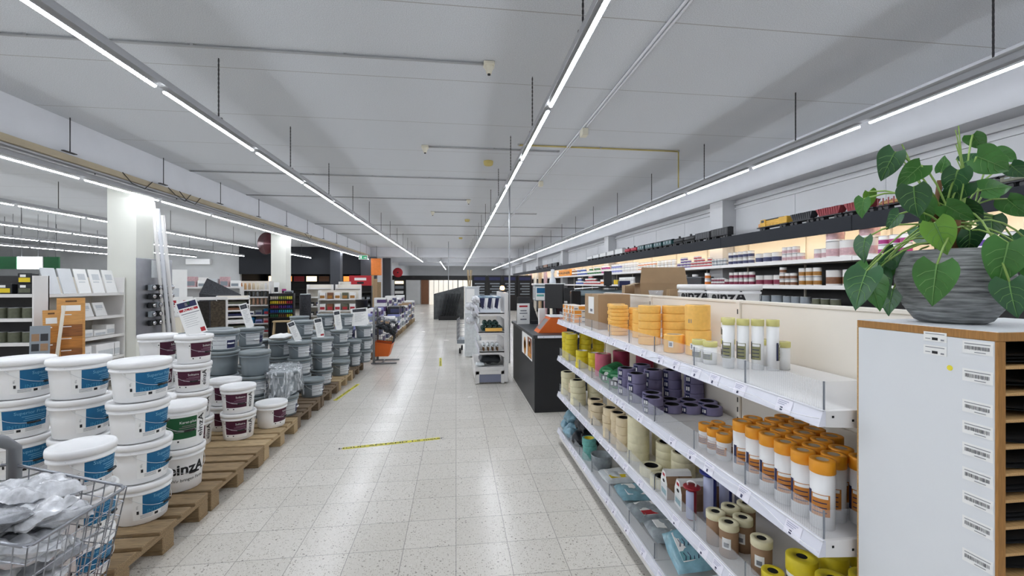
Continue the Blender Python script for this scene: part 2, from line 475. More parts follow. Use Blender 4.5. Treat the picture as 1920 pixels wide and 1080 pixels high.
# ================================================================ buckets
mat('grey_wire', '#d8dadc', .35)
def arc(mb, r0, r1, z0, z1, a0, a1, n=8, mi=0, off=.0012):
    """a label wrapped round a conical wall whose radius runs r0 (at z 0) to r1 (at z 1); z given as (z, fraction)"""
    (za, fa), (zb, fb) = z0, z1
    ra, rb = r0 + (r1 - r0)*fa + off, r0 + (r1 - r0)*fb + off
    v = []
    for i in range(n + 1):
        a = a0 + (a1 - a0)*i/n
        v += [(ra*cos(a), ra*sin(a), za), (rb*cos(a), rb*sin(a), zb)]
    mb.add(v, [(2*i, 2*i+2, 2*i+3, 2*i+1) for i in range(n)], mi, True)
def make_bucket(kind, Rl, H):
    """Rl lid radius, H stacking height. the label faces local +X"""
    t = thing('paint_bucket', '-', 'bucket')
    grey = kind.startswith('grey')
    bm_, lm_ = (M('grey_plastic'), M('grey_lid')) if grey else (M('white_plastic'), M('white_plastic'))
    rb, rt, zt = Rl*.82, Rl*.93, H - .012
    wall = lambda z: rb + (rt - rb)*z/zt
    MB().lathe([(0, 0), (rb - .006, 0), (rb, .006), (wall(H*.5), H*.5), (wall(zt - .05), zt - .05), (rt + .006, zt - .046), (rt + .006, zt - .036), (rt, zt - .034), (rt, zt)], 28).build('body', bm_, t)
    MB().lathe([(rt + .001, H - .034), (Rl, H - .034), (Rl + .001, H - .012), (Rl - .002, H - .002), (Rl - .010, H), (Rl - .016, H - .004), (Rl - .02, H - .007), (0, H - .007)], 28, cap=False).build('lid', lm_, t)
    def F(z): return (z, z/zt)
    def cyl_fn(a0, z0, d=.0022):
        return lambda x, y: ((wall(z0 + y) + d)*cos(a0 + x/rt), (wall(z0 + y) + d)*sin(a0 + x/rt), z0 + y)
    def vert_fn(a0, z0, d=.0022):     # text that runs upward
        return lambda x, y: ((wall(z0 + x) + d)*cos(a0 - y/rt), (wall(z0 + x) + d)*sin(a0 - y/rt), z0 + x)
    lb = MB()
    if kind == 'teal':
        arc(lb, rb, rt, F(H*.14), F(H*.80), -1.05, .78, 14, 0, .0008)
        arc(lb, rb, rt, F(H*.26), F(H*.76), -.72, .78, 12, 1)
        lb.text('Superior Primer', .026, cyl_fn(.26, H*.64), 2)
        for k, (w, z) in enumerate(((.16, .54), (.14, .49), (.15, .44), (.12, .39))):
            arc(lb, rb, rt, F(H*z), F(H*z + .0028), .72 - w*5.2, .70, 6, 2, .002)
        lb.text('INTERIOR', .03, cyl_fn(-.1, H*.31), 3)
        arc(lb, rb, rt, F(H*.28), F(H*.36), -.92, -.84, 2, 4, .002); lb.text('10 L', .012, vert_fn(-.9, H*.45), 4)
        arc(lb, rb, rt, F(H*.17), F(H*.23), -.28, -.14, 2, 4, .002)
        for z in (.17, .2, .23): arc(lb, rb, rt, F(H*z), F(H*z + .002), -.8, -.35, 5, 5, .002); arc(lb, rb, rt, F(H*z), F(H*z + .002), 0, .6, 5, 5, .002)
        lb.build('label', [M('paper'), M('teal'), M('teal_light'), mat('teal_soft', '#3f92ba', .5), M('ink'), M('ink_grey')], t)
    elif kind in ('maroon', 'green'):
        arc(lb, rb, rt, F(H*.12), F(H*.80), -.86, .66, 12, 0, .0008)
        arc(lb, rb, rt, F(H*.24), F(H*.74), -.74, .62, 12, 1)
        lb.text('Solitaire' if kind == 'maroon' else 'Karat-plus', .024, cyl_fn(.22, H*.62), 2)
        for w, z in ((.1, .53), (.12, .49), (.16, .44), (.15, .40)):
            arc(lb, rb, rt, F(H*z), F(H*z + .0026), .56 - w*6, .56, 6, 3, .002)
        for k in (-.35, .05): arc(lb, rb, rt, F(H*.165), F(H*.205), k - .3, k - .22, 2, 4, .002)
        arc(lb, rb, rt, F(H*.62), F(H*.66), -.83, -.77, 2, 4, .002)
        lb.text('einzA', H*.24, vert_fn(.88, H*.47), 4, bold=.01)
        lb.build('label', [M('paper'), M('maroon' if kind == 'maroon' else 'green_label'), M('paper'), mat('print_soft', '#a9899b' if kind == 'maroon' else '#79a58b', .6), M('ink')], t)
    elif kind == 'logo':
        hi = .2 if Rl > .15 else 0
        lb.text('einzA', H*.33, cyl_fn(0, H*(.52 + hi)), 0, bold=.03, xs=1.05)
        lb.text('Wir bringen Farbe', H*.1, cyl_fn(.05, H*(.27 + hi)), 0)
        lb.build('print', [M('ink')], t)
    elif kind == 'grey':
        arc(lb, rb, rt, F(H*.12), F(H*.78), -.62, .55, 10, 0, .0008)
        for z in (.3, .47, .62): arc(lb, rb, rt, F(H*z), F(H*z + .004), -.6, .53, 8, 1, .0018)
        lb.build('label', [M('pale_label'), M('ink_grey')], t)
        nb = MB(); arc(nb, rb, rt, F(H*.2), F(H*.56), .58, 1.05, 5, 0); nb.build('emblem_patch', [M('navy')], t)
    elif kind == 'greyblue':
        arc(lb, rb, rt, F(H*.1), F(H*.76), -1.1, .7, 10, 0, .0008)
        arc(lb, rb, rt, F(H*.14), F(H*.52), .0, .68, 8, 1)
        for z in (.3, .5, .65): arc(lb, rb, rt, F(H*z), F(H*z + .004), -1.08, -.1, 8, 2, .0018)
        lb.text('Fassade', .022, cyl_fn(.34, H*.4), 0)
        lb.build('label', [M('pale_label'), M('navy'), M('ink_grey')], t)
    # wire handle hanging in front
    n = 14; pts = []
    if kind != 'greyplain':
        for i in range(n + 1):
            a = -1.5 + 3.0*i/n; dz = .16*(1 - (abs(a)/1.5)**2)**.8 * (H/.233)
            z = H - .045 - dz*.62; rr = wall(max(z, .01)) + .006 + .006*cos(a)
            pts.append((rr*cos(a + .25), rr*sin(a + .25), z))
        hd = MB().tube(pts, .0013, 5).build('handle', M('grey_wire'), t)
        g = [Vector(p) for p in pts[6:9]]
        MB().tube(g, .0065, 8).build('grip', M('black_gloss') if not grey else M('white_plastic'), hd)
    return Proto(t, 'bucket')
BK = {'teal': (make_bucket('teal', .15, .233), .233), 'tealsmall': (make_bucket('teal', .127, .208), .208),
      'maroon': (make_bucket('maroon', .142, .236), .236), 'green': (make_bucket('green', .145, .285), .285), 'logo': (make_bucket('logo', .145, .285), .285),
      'grey': (make_bucket('grey', .145, .215), .215), 'greyblue': (make_bucket('greyblue', .145, .215), .215), 'greyplain': (make_bucket('greyplain', .147, .25), .25)}
PZ = .145
def stack(x, y, kinds, ang, adj, what, group, z=PZ, jit=.008):
    n = len(kinds)
    for i, k in enumerate(kinds):
        p, h = BK[k]
        a = ang[i] if isinstance(ang, (list, tuple)) else ang + random.uniform(-8, 8)
        w = lev(i, n)
        lab = ('single %s bucket %s' % (adj, what)) if n == 1 else '%s bucket, %s of the stack %s' % (adj, w, what)
        p.put((x + random.uniform(-jit, jit), y + random.uniform(-jit, jit), z), R(a), lab, group)
        z += h
    return z
GW, GG = 'white paint buckets', 'grey buckets'
TL = 'white teal-labelled'; ML = 'white maroon-labelled'; GR = 'grey'
stack(-1.76, 2.34, ['tealsmall']*3, [-18, -12, -8], TL, 'closest to the wire basket', GW)
stack(-1.86, 2.89, ['teal']*4, [-14, -6, -4, -26], TL, 'at the pallet edge beside the green-labelled bucket', GW)
stack(-2.275, 3.02, ['teal']*4, [-14, -14, -2, -8], TL, 'second in from the aisle, behind the wire basket', GW)
stack(-2.63, 3.05, ['teal']*4, [-22, -30, -40, -12], TL, 'third in from the aisle, teal row', GW)
stack(-2.98, 3.0, ['teal']*4, -40, TL, 'furthest in from the aisle in the teal row', GW)
stack(-1.86, 3.28, ['logo'], [-42], 'white', 'with large black lettering at pallet edge', GW)
stack(-1.86, 3.28, ['green'], [-58], 'white green-labelled', 'standing on the one with large black lettering', GW, z=PZ + .285)
stack(-2.17, 3.48, ['green']*2, -75, 'white green-labelled', 'behind the lettered bucket', GW)
stack(-2.24, 4.12, ['maroon']*4, [-62, -62, -72, -30], ML, 'carrying the colourful price flyer', GW)
stack(-2.56, 4.2, ['maroon']*4, [-30, -40, -45, -10], ML, 'behind the price flyer stack', GW)
stack(-1.94, 4.27, ['maroon']*2, [-72, -70], ML, 'two high on the pale pallet', GW)
stack(-2.2, 4.55, ['maroon']*2, -60, ML, 'hidden behind the two-high stack', GW)
stack(-1.79, 4.57, ['maroon'], [-18], ML, 'standing alone on the pale pallet', GW)
stack(-2.86, 3.86, ['greyplain', 'greyplain', 'grey'], -60, GR, 'between the teal and the maroon labels', GG, z=0.145)
stack(-2.1, 4.95, ['grey', 'grey', 'greyplain'], -35, GR, 'right behind the film-wrapped buckets', GG)
stack(-2.44, 5.02, ['grey', 'grey', 'greyplain', 'greyblue'], [-40, -40, -50, -52], GR, 'with a navy label on top', GG)
stack(-2.76, 5.05, ['grey']*4, -30, GR, 'in the inner row, behind the navy label stack', GG)
stack(-1.80, 4.95, ['greyblue', 'greyplain'], [-10, -40], GR, 'in film, closest to the lone white bucket', GG)
stack(-1.93, 5.26, ['grey', 'greyplain'], -30, GR, 'wrapped in film, further along the aisle', GG)
stack(-2.42, 5.62, ['grey']*4, -48, GR, 'with tall price card behind the wrapped ones', GG)
stack(-2.76, 5.6, ['grey']*4, -48, GR, 'in the inner row, behind the tall price card', GG)
stack(-1.76, 5.72, ['grey'], [-38], GR, 'standing at the edge of the dark pallet', GG)
stack(-2.0, 5.99, ['grey']*3, [-38, -34, -44], GR, 'behind the single edge bucket', GG)
stack(-2.30, 6.2, ['grey']*3, -10, GR, 'carrying the white bag', GG)
stack(-2.6, 6.22, ['grey']*3, 0, GR, 'one in from the white bag', GG)
stack(-1.83, 6.38, ['grey']*3, [-36, -40, -42], GR, 'with the third price card, at the aisle edge', GG)
stack(-2.15, 6.62, ['grey']*4, -38, GR, 'four high behind the third price card', GG)
stack(-1.755, 7.0, ['grey'], [-40], GR, 'on the pale pallet by the yellow tape', GG)
stack(-1.85, 7.42, ['grey']*3, [-40, -45, -40], GR, 'with the fourth price card', GG)
stack(-2.2, 7.3, ['grey']*3, -40, GR, 'in the second row by the fourth price card', GG)
stack(-1.74, 7.76, ['grey']*2, -38, GR, 'two high near the last pallet', GG)
stack(-2.225, 7.95, ['grey']*4, -40, GR, 'four high and second in, near the dump bin', GG)
stack(-1.92, 8.02, ['grey']*4, -40, GR, 'four high beside the dump bin post', GG)
stack(-1.625, 8.12, ['grey']*3, -42, GR, 'three high touching the dump bin', GG)
stack(-2.5, 7.5, ['grey']*4, -40, GR, 'in the third row behind the fourth price card', GG)

# shrink film over two grey stacks
def film_fn(u, v):
    a = 2*pi*u; f = max(0, v)
    n = random.uniform(-.006, .006)
    rx, ry = .178 + .02*f, .345
    k = .12 if v < .12 else 1
    if v < .22: s = v/.22; z = .62 + .012*sin(9*a) * s
    else: s = 1 + .05*sin(5*a)*f; z = .62 - (v - .22)/.78*(.27 + .07*sin(3*a + 1))
    c, d = cos(a), sin(a)
    q = (abs(c)**3 + abs(d)**3)**(-1/3)
    return (rx*c*q*s + n, ry*d*q*s + n, z + n*.6 if v < 1 else z)
film = MB().grid(film_fn, 60, 18, smooth=True).build('shrink_film', M('film'))
film.location = (-1.865, 5.11, 0); film.rotation_euler = (0, 0, R(20))
tag(film, 'clear crumpled shrink film draped over two stacks of grey buckets', 'plastic film')

def pillow(mb, w, d, h, n=10, wob=.1, mi=0, T=None, seed=0, crumple=0):
    rnd = random.Random(seed); ph = [rnd.uniform(0, 6.28) for _ in range(6)]
    def fn(sg):
        def f(u, v):
            x, y = 2*u - 1, 2*v - 1
            e = max(0, (1 - x**4)*(1 - y**4))**.5
            wv = 1 + wob*(sin(5*x + ph[0])*sin(4*y + ph[1]) + .7*sin(9*x + ph[2] + 3*y))
            q = (x*w/2*(1 - .05*abs(y)), y*d/2*(1 - .05*abs(x)), sg*h/2*e*wv + .15*h*wob*sin(7*x + ph[3] + 5*y))
            if crumple:
                nv = noise.turbulence_vector(Vector((q[0]*14 + seed*3, q[1]*14, q[2]*10)), 3, True) * crumple
                ed = 1 if abs(x) < .999 and abs(y) < .999 else .5
                q = (q[0] + nv.x*.6*ed, q[1] + nv.y*.6*ed, q[2] + nv.z*ed)
            return q
        return f
    mb.grid(fn(1), n, n, mi, True, T)
    o = len(mb.f); mb.grid(fn(-1), n, n, mi, True, T)
    for f in mb.f[o:]: f.reverse()
    return mb
wb = pillow(MB(), .2, .34, .07, 10, .1).build('white_bag', M('paper')); wb.location = (-2.30, 6.2, .145 + .645 + .036)
tag(wb, 'flat white bag lying on top of a grey bucket', 'bag')

# price cards stuck up on bucket lids
def price_card(x, y, z, w, h, rz, lean, kind, label):
    t = thing('price_card', label, 'price card', (x, y, z), R(rz), 'price cards on the buckets')
    T = TR(0, 0, .012, 0, R(-8), R(lean))
    MB().bbox(-w/2, w/2, -.0015, .0015, 0, h, .0008, 0, T).build('card', M('paper'), t)
    p = MB()
    def patch(x0, x1, z0, z1, mi): p.add([(x0*w, -.0024, z0*h), (x1*w, -.0024, z0*h), (x1*w, -.0024, z1*h), (x0*w, -.0024, z1*h)], [(0, 1, 2, 3)], mi, False, T)
    if kind == 'flyer':
        patch(-.44, .44, .80, .96, 0); patch(-.1, .02, .84, .93, 1); patch(.04, .14, .86, .95, 2); patch(-.44, .44, .70, .77, 3)
        patch(.22, .44, .04, .16, 3); patch(-.4, .46, .62, .64, 4)
        for k in range(6): patch(-.36, .3 - .1*(k % 2), .56 - k*.06, .566 - k*.06, 4)
        p.text('ACTIE', .03, lambda a, b: tuple(T @ Vector((a, -.003, b + .735*h))), 1)
        mats = [M('navy'), M('paper'), mat('leaf_print', '#4c9a5d'), M('red'), M('ink_grey')]
    else:
        patch(-.4, .4, .78, .95, 0); patch(-.2, .2, .82, .91, 1)
        for k in range(9): patch(-.3, .34 - .12*(k % 3), .70 - k*.06, .71 - k*.06, 1)
        mats = [M('dark_grey'), M('ink_grey')]
        if kind == 'red': patch(0, .4, .05, .14, 2); mats.append(M('red'))
    p.build('print', mats, t)
    MB().bbox(-w*.4, w*.4, -.012, .012, 0, .014, .003).build('clip', M('white_plastic'), t)
price_card(-2.17, 4.05, PZ + .236*4 - .002, .15, .30, 24, -17, 'flyer', 'tall white flyer with navy and red print standing on white bucket')
price_card(-2.40, 5.55, PZ + .215*4 - .002, .085, .29, 22, -16, 'plain', 'narrow white price card leaning on the four-high grey stack near the wrapped buckets')
price_card(-1.99, 5.94, PZ + .215*3 - .002, .085, .26, 20, -22, 'plain', 'narrow price card leaning over a grey three-high stack behind single bucket')
price_card(-1.83, 6.33, PZ + .215*3 - .002, .10, .26, 18, -10, 'red', 'narrow price card with a small red corner on aisle-edge grey stack')
price_card(-1.85, 7.36, PZ + .215*3 - .002, .10, .30, 16, -8, 'plain', 'upright price card on the grey stack just past the yellow tape')
price_card(-1.66, 8.02, PZ + .215*3 - .002, .28, .30, 14, -4, 'plain', 'broad white price sheet standing beside the dump bin')

# ================================================================ dump bins (wire basket over an orange hopper on a tube frame)
def wire_wall(mb, p00, p10, p01, p11, nu, nv, r=.0022):
    """grid of wires over the quad p00-p10 (bottom) p01-p11 (top)"""
    L2 = lambda a, b, t: Vector(a)*(1 - t) + Vector(b)*t
    for i in range(nu + 1): mb.tube([L2(p00, p10, i/nu), L2(p01, p11, i/nu)], r, 4)
    for j in range(nv + 1): mb.tube([L2(p00, p01, j/nv), L2(p10, p11, j/nv)], r, 4)
def dump_bin(x, y, label, zr=(.80, .68), w=.43, d=.44, wire='steel', zo=.40, frame='grey_metal'):
    t = thing('dump_bin', label, 'dump bin', (x, y, 0), 0, 'wire dump bins')
    back, front = zr
    A = [(0, 0, back), (d, 0, front), (d, w, front), (0, w, back)]           # rim
    Bq = [(.02, .03, zo), (d - .07, .03, zo - .04), (d - .07, w - .03, zo - .04), (.02, w - .03, zo)]
    mb = MB()
    for i in range(4):
        j = (i + 1) % 4
        wire_wall(mb, Bq[i], Bq[j], A[i], A[j], 11, 7)
    mb.build('wire_basket', M(wire), t)
    rm = []
    for i in range(4):      # rounded rim
        p, q, r_ = Vector(A[i-1]), Vector(A[i]), Vector(A[(i+1) % 4])
        for s in (.06, .02): rm.append(q + (p - q).normalized()*s)
        rm.append(q + (r_ - q).normalized()*.02); rm.append(q + (r_ - q).normalized()*.06)
    MB().tube(rm, .006, 6, 0, True).build('rim', M('steel'), t)
    ob = MB()
    lo = [(.03, .05, .14), (d - .14, .05, .14), (d - .14, w - .05, .14), (.03, w - .05, .14)]
    ob.add(list(Bq) + lo, [(0, 1, 5, 4), (1, 2, 6, 5), (2, 3, 7, 6), (3, 0, 4, 7), (4, 5, 6, 7)])
    ob.build('hopper', M('orange'), t)
    fr = MB()
    px_ = .022
    U = [(px_, -.005, .02)] + [(px_, -.005 , back + .06)] + [(px_, .02 + (w/2 - .02)*(1 - cos(k*pi/6)), back + .06 + .09*sin(k*pi/6)) for k in range(1, 6)] + [(px_, w + .005, back + .06), (px_, w + .005, .02)]
    fr.tube(U, .023, 10); fr.build('post_frame', M(frame), t)
    ba = MB().tube([(d + .02, 0, .02), (-.02, 0, .02), (-.02, w, .02), (d + .02, w, .02)], .016, 8)
    ba.tube([(.16, 0, .02), (.16, w, .02)], .012, 8); ba.build('base_frame', M(frame), t)
    return t
dump_bin(-1.80, 1.60, 'wire dump bin filled with silvery plastic bags, cut off by the photo corner', zo=.32)
dump_bin(-1.56, 8.62, 'orange dump bin with wire basket of dark cable bundles beside the aisle', zr=(.92, .76), wire='dark_wire', w=.40, d=.42, zo=.42)
mat('bag_silver', '#d9dbdf', .18, .05, var=.35, scale=26, bump=1.0, coat=.6, detail=6)
mat('bag_grey', '#9da0a6', .25, .1, var=.5, scale=26, bump=1.0, coat=.6, detail=6)
BAGM = [M('bag_silver'), M('bag_grey')]
bag_meshes = [pillow(MB(), .25, .18, .05, 26, .35, seed=i, crumple=.022).build('plastic_bag', BAGM[i % 3 == 1]) for i in range(4)]
def place_bag(i, x, y, z, rz, rx, ry, label):
    src = bag_meshes[i % 4]
    o = src if i < 4 else src.copy()
    if i >= 4: COL.objects.link(o)
    o.location = (x, y, z); o.rotation_euler = (R(rx), R(ry), R(rz))
    tag(o, label, 'bag', 'bags in the wire dump bin')
BG = [(-1.58, 1.80, .44, 0, 0, 5), (-1.54, 1.84, .50, 70, 8, 0), (-1.64, 1.74, .53, 20, -6, 12), (-1.50, 1.78, .565, 110, 10, 12), (-1.62, 1.88, .585, 15, 12, 8), (-1.66, 1.74, .63, 80, 10, 16), (-1.51, 1.72, .615, 35, -10, 16), (-1.50, 1.90, .63, 130, 6, 14), (-1.60, 1.82, .675, 50, -10, 14),
      (-1.69, 1.90, .70, 20, 8, 16), (-1.52, 1.80, .685, 160, -8, 10), (-1.68, 1.72, .725, 100, 6, 18), (-1.60, 1.92, .725, 65, 10, 12), (-1.56, 1.71, .71, 140, 4, 14)]
for i, (x, y, z, a, b_, c) in enumerate(BG):
    place_bag(i, x, y, z, a, b_, c, 'crumpled silvery plastic bag in the corner dump bin, %s layer from the bottom' % ORD[i])
# dark cable bundles in the far bin
mat('bundle_dark', '#2e3338', .35, var=.5, scale=30)
def bundle(seed):
    rnd = random.Random(seed); mb = MB()
    for k in range(5):
        a = rnd.uniform(0, 6.28); r = rnd.uniform(.05, .08); tl = rnd.uniform(-.6, .6)
        mb.tube([(r*cos(q*pi/6), r*sin(q*pi/6)*cos(tl), r*sin(q*pi/6)*sin(tl) + k*.006) for q in range(12)], .012, 6, 0, True)
    return mb.build('cable_bundle', [M('bundle_dark'), M('steel')][seed % 4 == 3:][:1])
for i in range(9):
    o = bundle(i); o.location = (-1.44 + .11*(i % 3), 8.72 + .1*(i//3), .6 + .05*(i % 2) + .10*(i % 3 == 0) + .07*(i//3 % 2)); o.rotation_euler = (R(30*i), R(20*i), R(50*i))
    tag(o, 'dark coiled bundle in the orange dump bin, %s of nine' % ORD[i], 'cable bundle', 'bundles in the orange bin')
# ================================================================ tape gondola along the aisle
GY0, GY1, GX, GP = 1.07, 4.16, .97, 1.44
SH = (1.182, .833, .49, .145)
mat('gondola_cream', '#e9e2d6', .5, var=.03, scale=3)
mat('rail_white', '#dfe0ea', .25, var=.03, scale=5)
g = thing('gondola_shelving', 'long white gondola shelving with tape rolls, standing on the floor beside the aisle', 'shelving', (0, 0, 0))
bp = MB()
for i in range(3):
    a, b = GY0 + .015 + 1.03*i, GY0 + 1.03*(i + 1) - .015
    for z0, z1 in ((.1, .3), (.305, .6), (.605, .98), (.985, 1.425)): bp.bbox(GP, GP + .018, a, b, z0, z1, .002)
bp.bbox(GP - .004, GP + .04, GY0, GY1, 1.425, 1.44, .003)
bp.build('back_panel', M('gondola_cream'), g)
up = None
for i in range(4):
    if up is None:
        ub = MB().bbox(GP - .012, GP + .03, -.014, .014, 0, 1.436, .002)
        for k in range(26): ub.box(GP - .0125, GP - .0118, -.004, .004, .12 + k*.05, .145 + k*.05, 1)
        up = ub.build('upright', [M('gondola_cream'), M('hole')], g); o = up
    else: o = kid(up, g)
    o.location = (0, GY0 + 1.03*i, 0)
def bay_shelf(L_, depth_x, z, base):
    sb = MB()
    x0 = GX + .012
    sb.bbox(x0, GP - .014, .002, L_ - .002, -.022, 0, .002)
    if not base:
        for y in (.004, L_ - .004):     # tapered brackets
            sb.add([(x0, y - .002, 0), (x0, y + .002, 0), (GP, y - .002, 0), (GP, y + .002, 0), (x0, y - .002, -.042), (x0, y + .002, -.042), (GP, y - .002, -.07), (GP, y + .002, -.07)],
                   [(0, 4, 6, 2), (1, 3, 7, 5), (4, 5, 7, 6), (0, 1, 5, 4)])
            sb.box(x0 + .02, x0 + .026, y - .003, y + .003, -.018, -.012, 1); sb.box(x0 + .08, x0 + .086, y - .003, y + .003, -.03, -.024, 1)
    else:
        sb.bbox(x0 + .0, x0 + .02, .002, L_ - .002, -.10, -.02, .002)
    return sb.build('shelf_board', [M('white_metal'), M('hole')], g)
def rail(L_, seed):
    rb_ = MB(); rnd = random.Random(seed)
    rb_.add([(GX + .012, 0, .003), (GX + .012, L_, .003), (GX + .004, L_, .003), (GX + .004, 0, .003), (GX - .010, 0, -.040), (GX - .010, L_, -.040), (GX + .012, 0, -.040), (GX + .012, L_, -.040)],
            [(0, 1, 2, 3), (3, 2, 5, 4), (4, 5, 7, 6), (0, 3, 4, 6), (1, 7, 5, 2)])
    rb_.tube([(GX + .004, 0, .003), (GX + .004, L_, .003)], .0028, 6, 3)
    nx, nz = -.951, .309
    if seed < 3:
        rb_.tube([(GX - .0018 - .014*(.45 + .22*sin(7*k/24 + seed*2) + .12*sin(19*k/24)), L_*k/24, .003 - .043*(.45 + .22*sin(7*k/24 + seed*2) + .12*sin(19*k/24))) for k in range(25)], .0013, 5, 3)  # wavy pale tube stands in for the glare along the rail
    def on(y, s, d): return (GX + .004 - .014*s + nx*d, y, .003 - .043*s + nz*d)
    y = .06 + rnd.random()*.05
    while y < L_ - .1:
        w = .062
        rb_.add([on(y, .08, .0012), on(y + w, .08, .0012), on(y + w, .94, .0012), on(y, .94, .0012)], [(0, 1, 2, 3)], 1)
        for k in range(3):
            s0 = .2 + .12*k
            rb_.add([on(y + w - .006, s0, .002), on(y + w - .006, s0 + .045, .002), on(y + .014 + .007*k, s0 + .045, .002), on(y + .014 + .007*k, s0, .002)], [(0, 1, 2, 3)], 2)
        rb_.add([on(y + .042, .62, .002), on(y + .032, .62, .002), on(y + .032, .86, .002), on(y + .042, .86, .002)], [(0, 1, 2, 3)], 4)
        y += .085 + rnd.random()*.16
    return rb_.build('price_rail', [M('rail_white'), mat('rail_card', '#eceaf4', .4), mat('rail_print', '#a7a8c0', .6), mat('rail_shine', '#f6f6fb', .12), mat('rail_ink', '#3b3d5c', .5)], None)
def ribbed():
    m = MATS['acrylic'].copy(); m.name = 'acrylic_ribbed'; nt = m.node_tree; mx = [n for n in nt.nodes if n.type == 'MIX_SHADER'][0]
    tc = nt.nodes.new('ShaderNodeTexCoord'); w = nt.nodes.new('ShaderNodeTexWave'); w.bands_direction = 'Y'; w.inputs['Scale'].default_value = 38
    mr = nt.nodes.new('ShaderNodeMapRange'); mr.inputs[3].default_value = .07; mr.inputs[4].default_value = .26
    nt.links.new(tc.outputs['Object'], w.inputs['Vector']); nt.links.new(w.outputs['Fac'], mr.inputs[0]); nt.links.new(mr.outputs[0], mx.inputs[0])
    MATS['acrylic_ribbed'] = m
ribbed()
clear_mat('acrylic_thin', '#c9ced6', .1, .9)
mat('acrylic_edge', '#7c8088', .2)
def riser(L_, first):
    r_ = MB()
    r_.box(GX + .016, GX + .0185, .01, L_ - .006, .002, .078)
    ys = [.012, .34, .67]
    for y in ys:
        r_.box(GX + .0185, GX + .032 if y > .1 or not first else GP - .03, y - .001, y + .001, .002, .078, 2)
        r_.box(GX + .015, GX + .0195, y - .0016, y + .0016, .002, .079, 1)
    return r_.build('acrylic_riser', [M('acrylic_ribbed'), M('acrylic_edge'), M('acrylic_thin')], None)
sh1, shb = bay_shelf(1.03, 0, 0, False), bay_shelf(1.03, 0, 0, True)
KIDS[g.name] = [o for o in KIDS[g.name] if o not in (sh1, shb)]
rs = [rail(1.03, s) for s in range(3)]; rz_ = [riser(1.03, True), riser(1.03, False)]
first = set()
def use(src, par, loc):
    if src.name in first: o = src.copy(); COL.objects.link(o)
    else: o = src; first.add(src.name)
    o.parent = par; o.location = loc
    KIDS.setdefault(par.name, []).append(o)
    return o
for k, z in enumerate(SH):
    for i in range(3):
        s_ = use(shb if k == 3 else sh1, g, (0, GY0 + 1.03*i, z))
        use(rs[(i + k) % 3], s_, (0, 0, 0))
        if k < 3: use(rz_[0 if i == 0 else 1], s_, (0, 0, 0))
        elif i: use(rz_[1], s_, (0, 0, 0))
MB().box(GX + .05, GP, GY0, GY1, 0, .05).build('plinth', M('black'), g)
rs_ = MB().bbox(GP + .02, 1.93, GY0, GY1, 1.21, 1.24, .003).build('rear_shelf', M('white_metal'), g)
MB().bbox(GP + .02, 1.93, GY0, GY1, 0.06, .14, .003).build('rear_base', M('white_metal'), g)

# ---- rolls of tape
def roll_proto(name, cat, r, h, hole, col, core='hole', patch=None, stripes=0):
    t = thing(name, '-', cat)
    prof = [(hole, 0), (r - .004, 0), (r - .003, .0006), (r - .0006, .0022), (r, .005), (r, h - .005), (r - .0006, h - .0022), (r - .003, h - .0006), (r - .004, h), (hole, h), (hole, 0)]
    if stripes:
        prof = [(hole, 0), (r - .001, 0)]
        for k in range(stripes):
            a, b = h*k/stripes, h*(k+1)/stripes
            prof += [(r - .001, a + .0005), (r, a + .002), (r, b - .002), (r - .001, b - .0005)]
        prof += [(hole, h), (hole, 0)]
    MB().lathe(prof, 22, cap=False).build('tape', M(col), t)
    MB().lathe([(hole - .003, .001), (hole + .0005, .001), (hole + .0005, h - .0005), (hole - .003, h - .0005), (hole - .003, .001)], 18, cap=False).build('core', M(core), t)
    if patch:
        p = MB(); arc(p, r, r, (h*.08, 0), (h*.92, 0), -.3, .3, 5, 0)
        for a in (-.18, .06): arc(p, r, r, (h*.3, 0), (h*.7, 0), a, a + .16, 2, 1, .0018)
        p.build('label', [M(patch), M('paper')], t)
    return Proto(t, cat)
mat('tape_orange', '#f9c262', .55, var=.06, scale=60, bump=.1)
mat('tape_yellow', '#e3cf2c', .5, var=.08, scale=40)
mat('tape_pink', '#d46a80', .6, var=.06, scale=40)
mat('tape_red', '#9d2f4c', .6, var=.06, scale=40)
mat('tape_purple', '#857fa3', .55, var=.08, scale=40)
mat('tape_green', '#1d7f48', .5, var=.08)
mat('tape_cream', '#e6dfbd', .75, var=.04, scale=60, bump=.12)
mat('tape_tan', '#e0cfae', .75, var=.04, scale=60, bump=.12)
mat('core_card', '#b9aa92', .8)
TB = lambda *a, **k: roll_proto('tape_roll', 'tape roll', *a, **k)
RL = {
    'o25': (TB(.062, .0248, .04, 'tape_orange', 'core_card'), .025), 'o44': (TB(.062, .0435, .04, 'tape_orange', 'core_card'), .044),
    'o90': (TB(.050, .0895, .035, 'tape_orange', 'core_card'), .09), 'obig': (TB(.058, .12, .038, 'tape_orange', 'core_card'), .1205),
    'y47': (TB(.055, .047, .038, 'tape_yellow', 'paper'), .0473), 'p160': (TB(.06, .166, .038, 'tape_pink', 'core_card'), .166), 'p170': (TB(.062, .18, .038, 'tape_red', 'core_card'), .18),
    'v55': (TB(.054, .055, .037, 'tape_purple', 'hole', patch='navy'), .0553), 'v42': (TB(.054, .042, .037, 'tape_purple', 'hole', patch='navy'), .0423),
    'c52': (TB(.066, .052, .042, 'tape_cream', 'hole'), .0523), 'c48': (TB(.057, .048, .038, 'tape_tan', 'hole'), .0483), 'c50s': (TB(.048, .05, .034, 'tape_tan', 'hole'), .0503),
    'c250': (TB(.063, .25, .042, 'tape_cream', 'core_card', stripes=5), .25), 'c130': (TB(.062, .13, .042, 'tape_cream', 'hole', stripes=3), .13), 'c50': (TB(.061, .05, .037, 'tape_cream', 'hole'), .05),
}
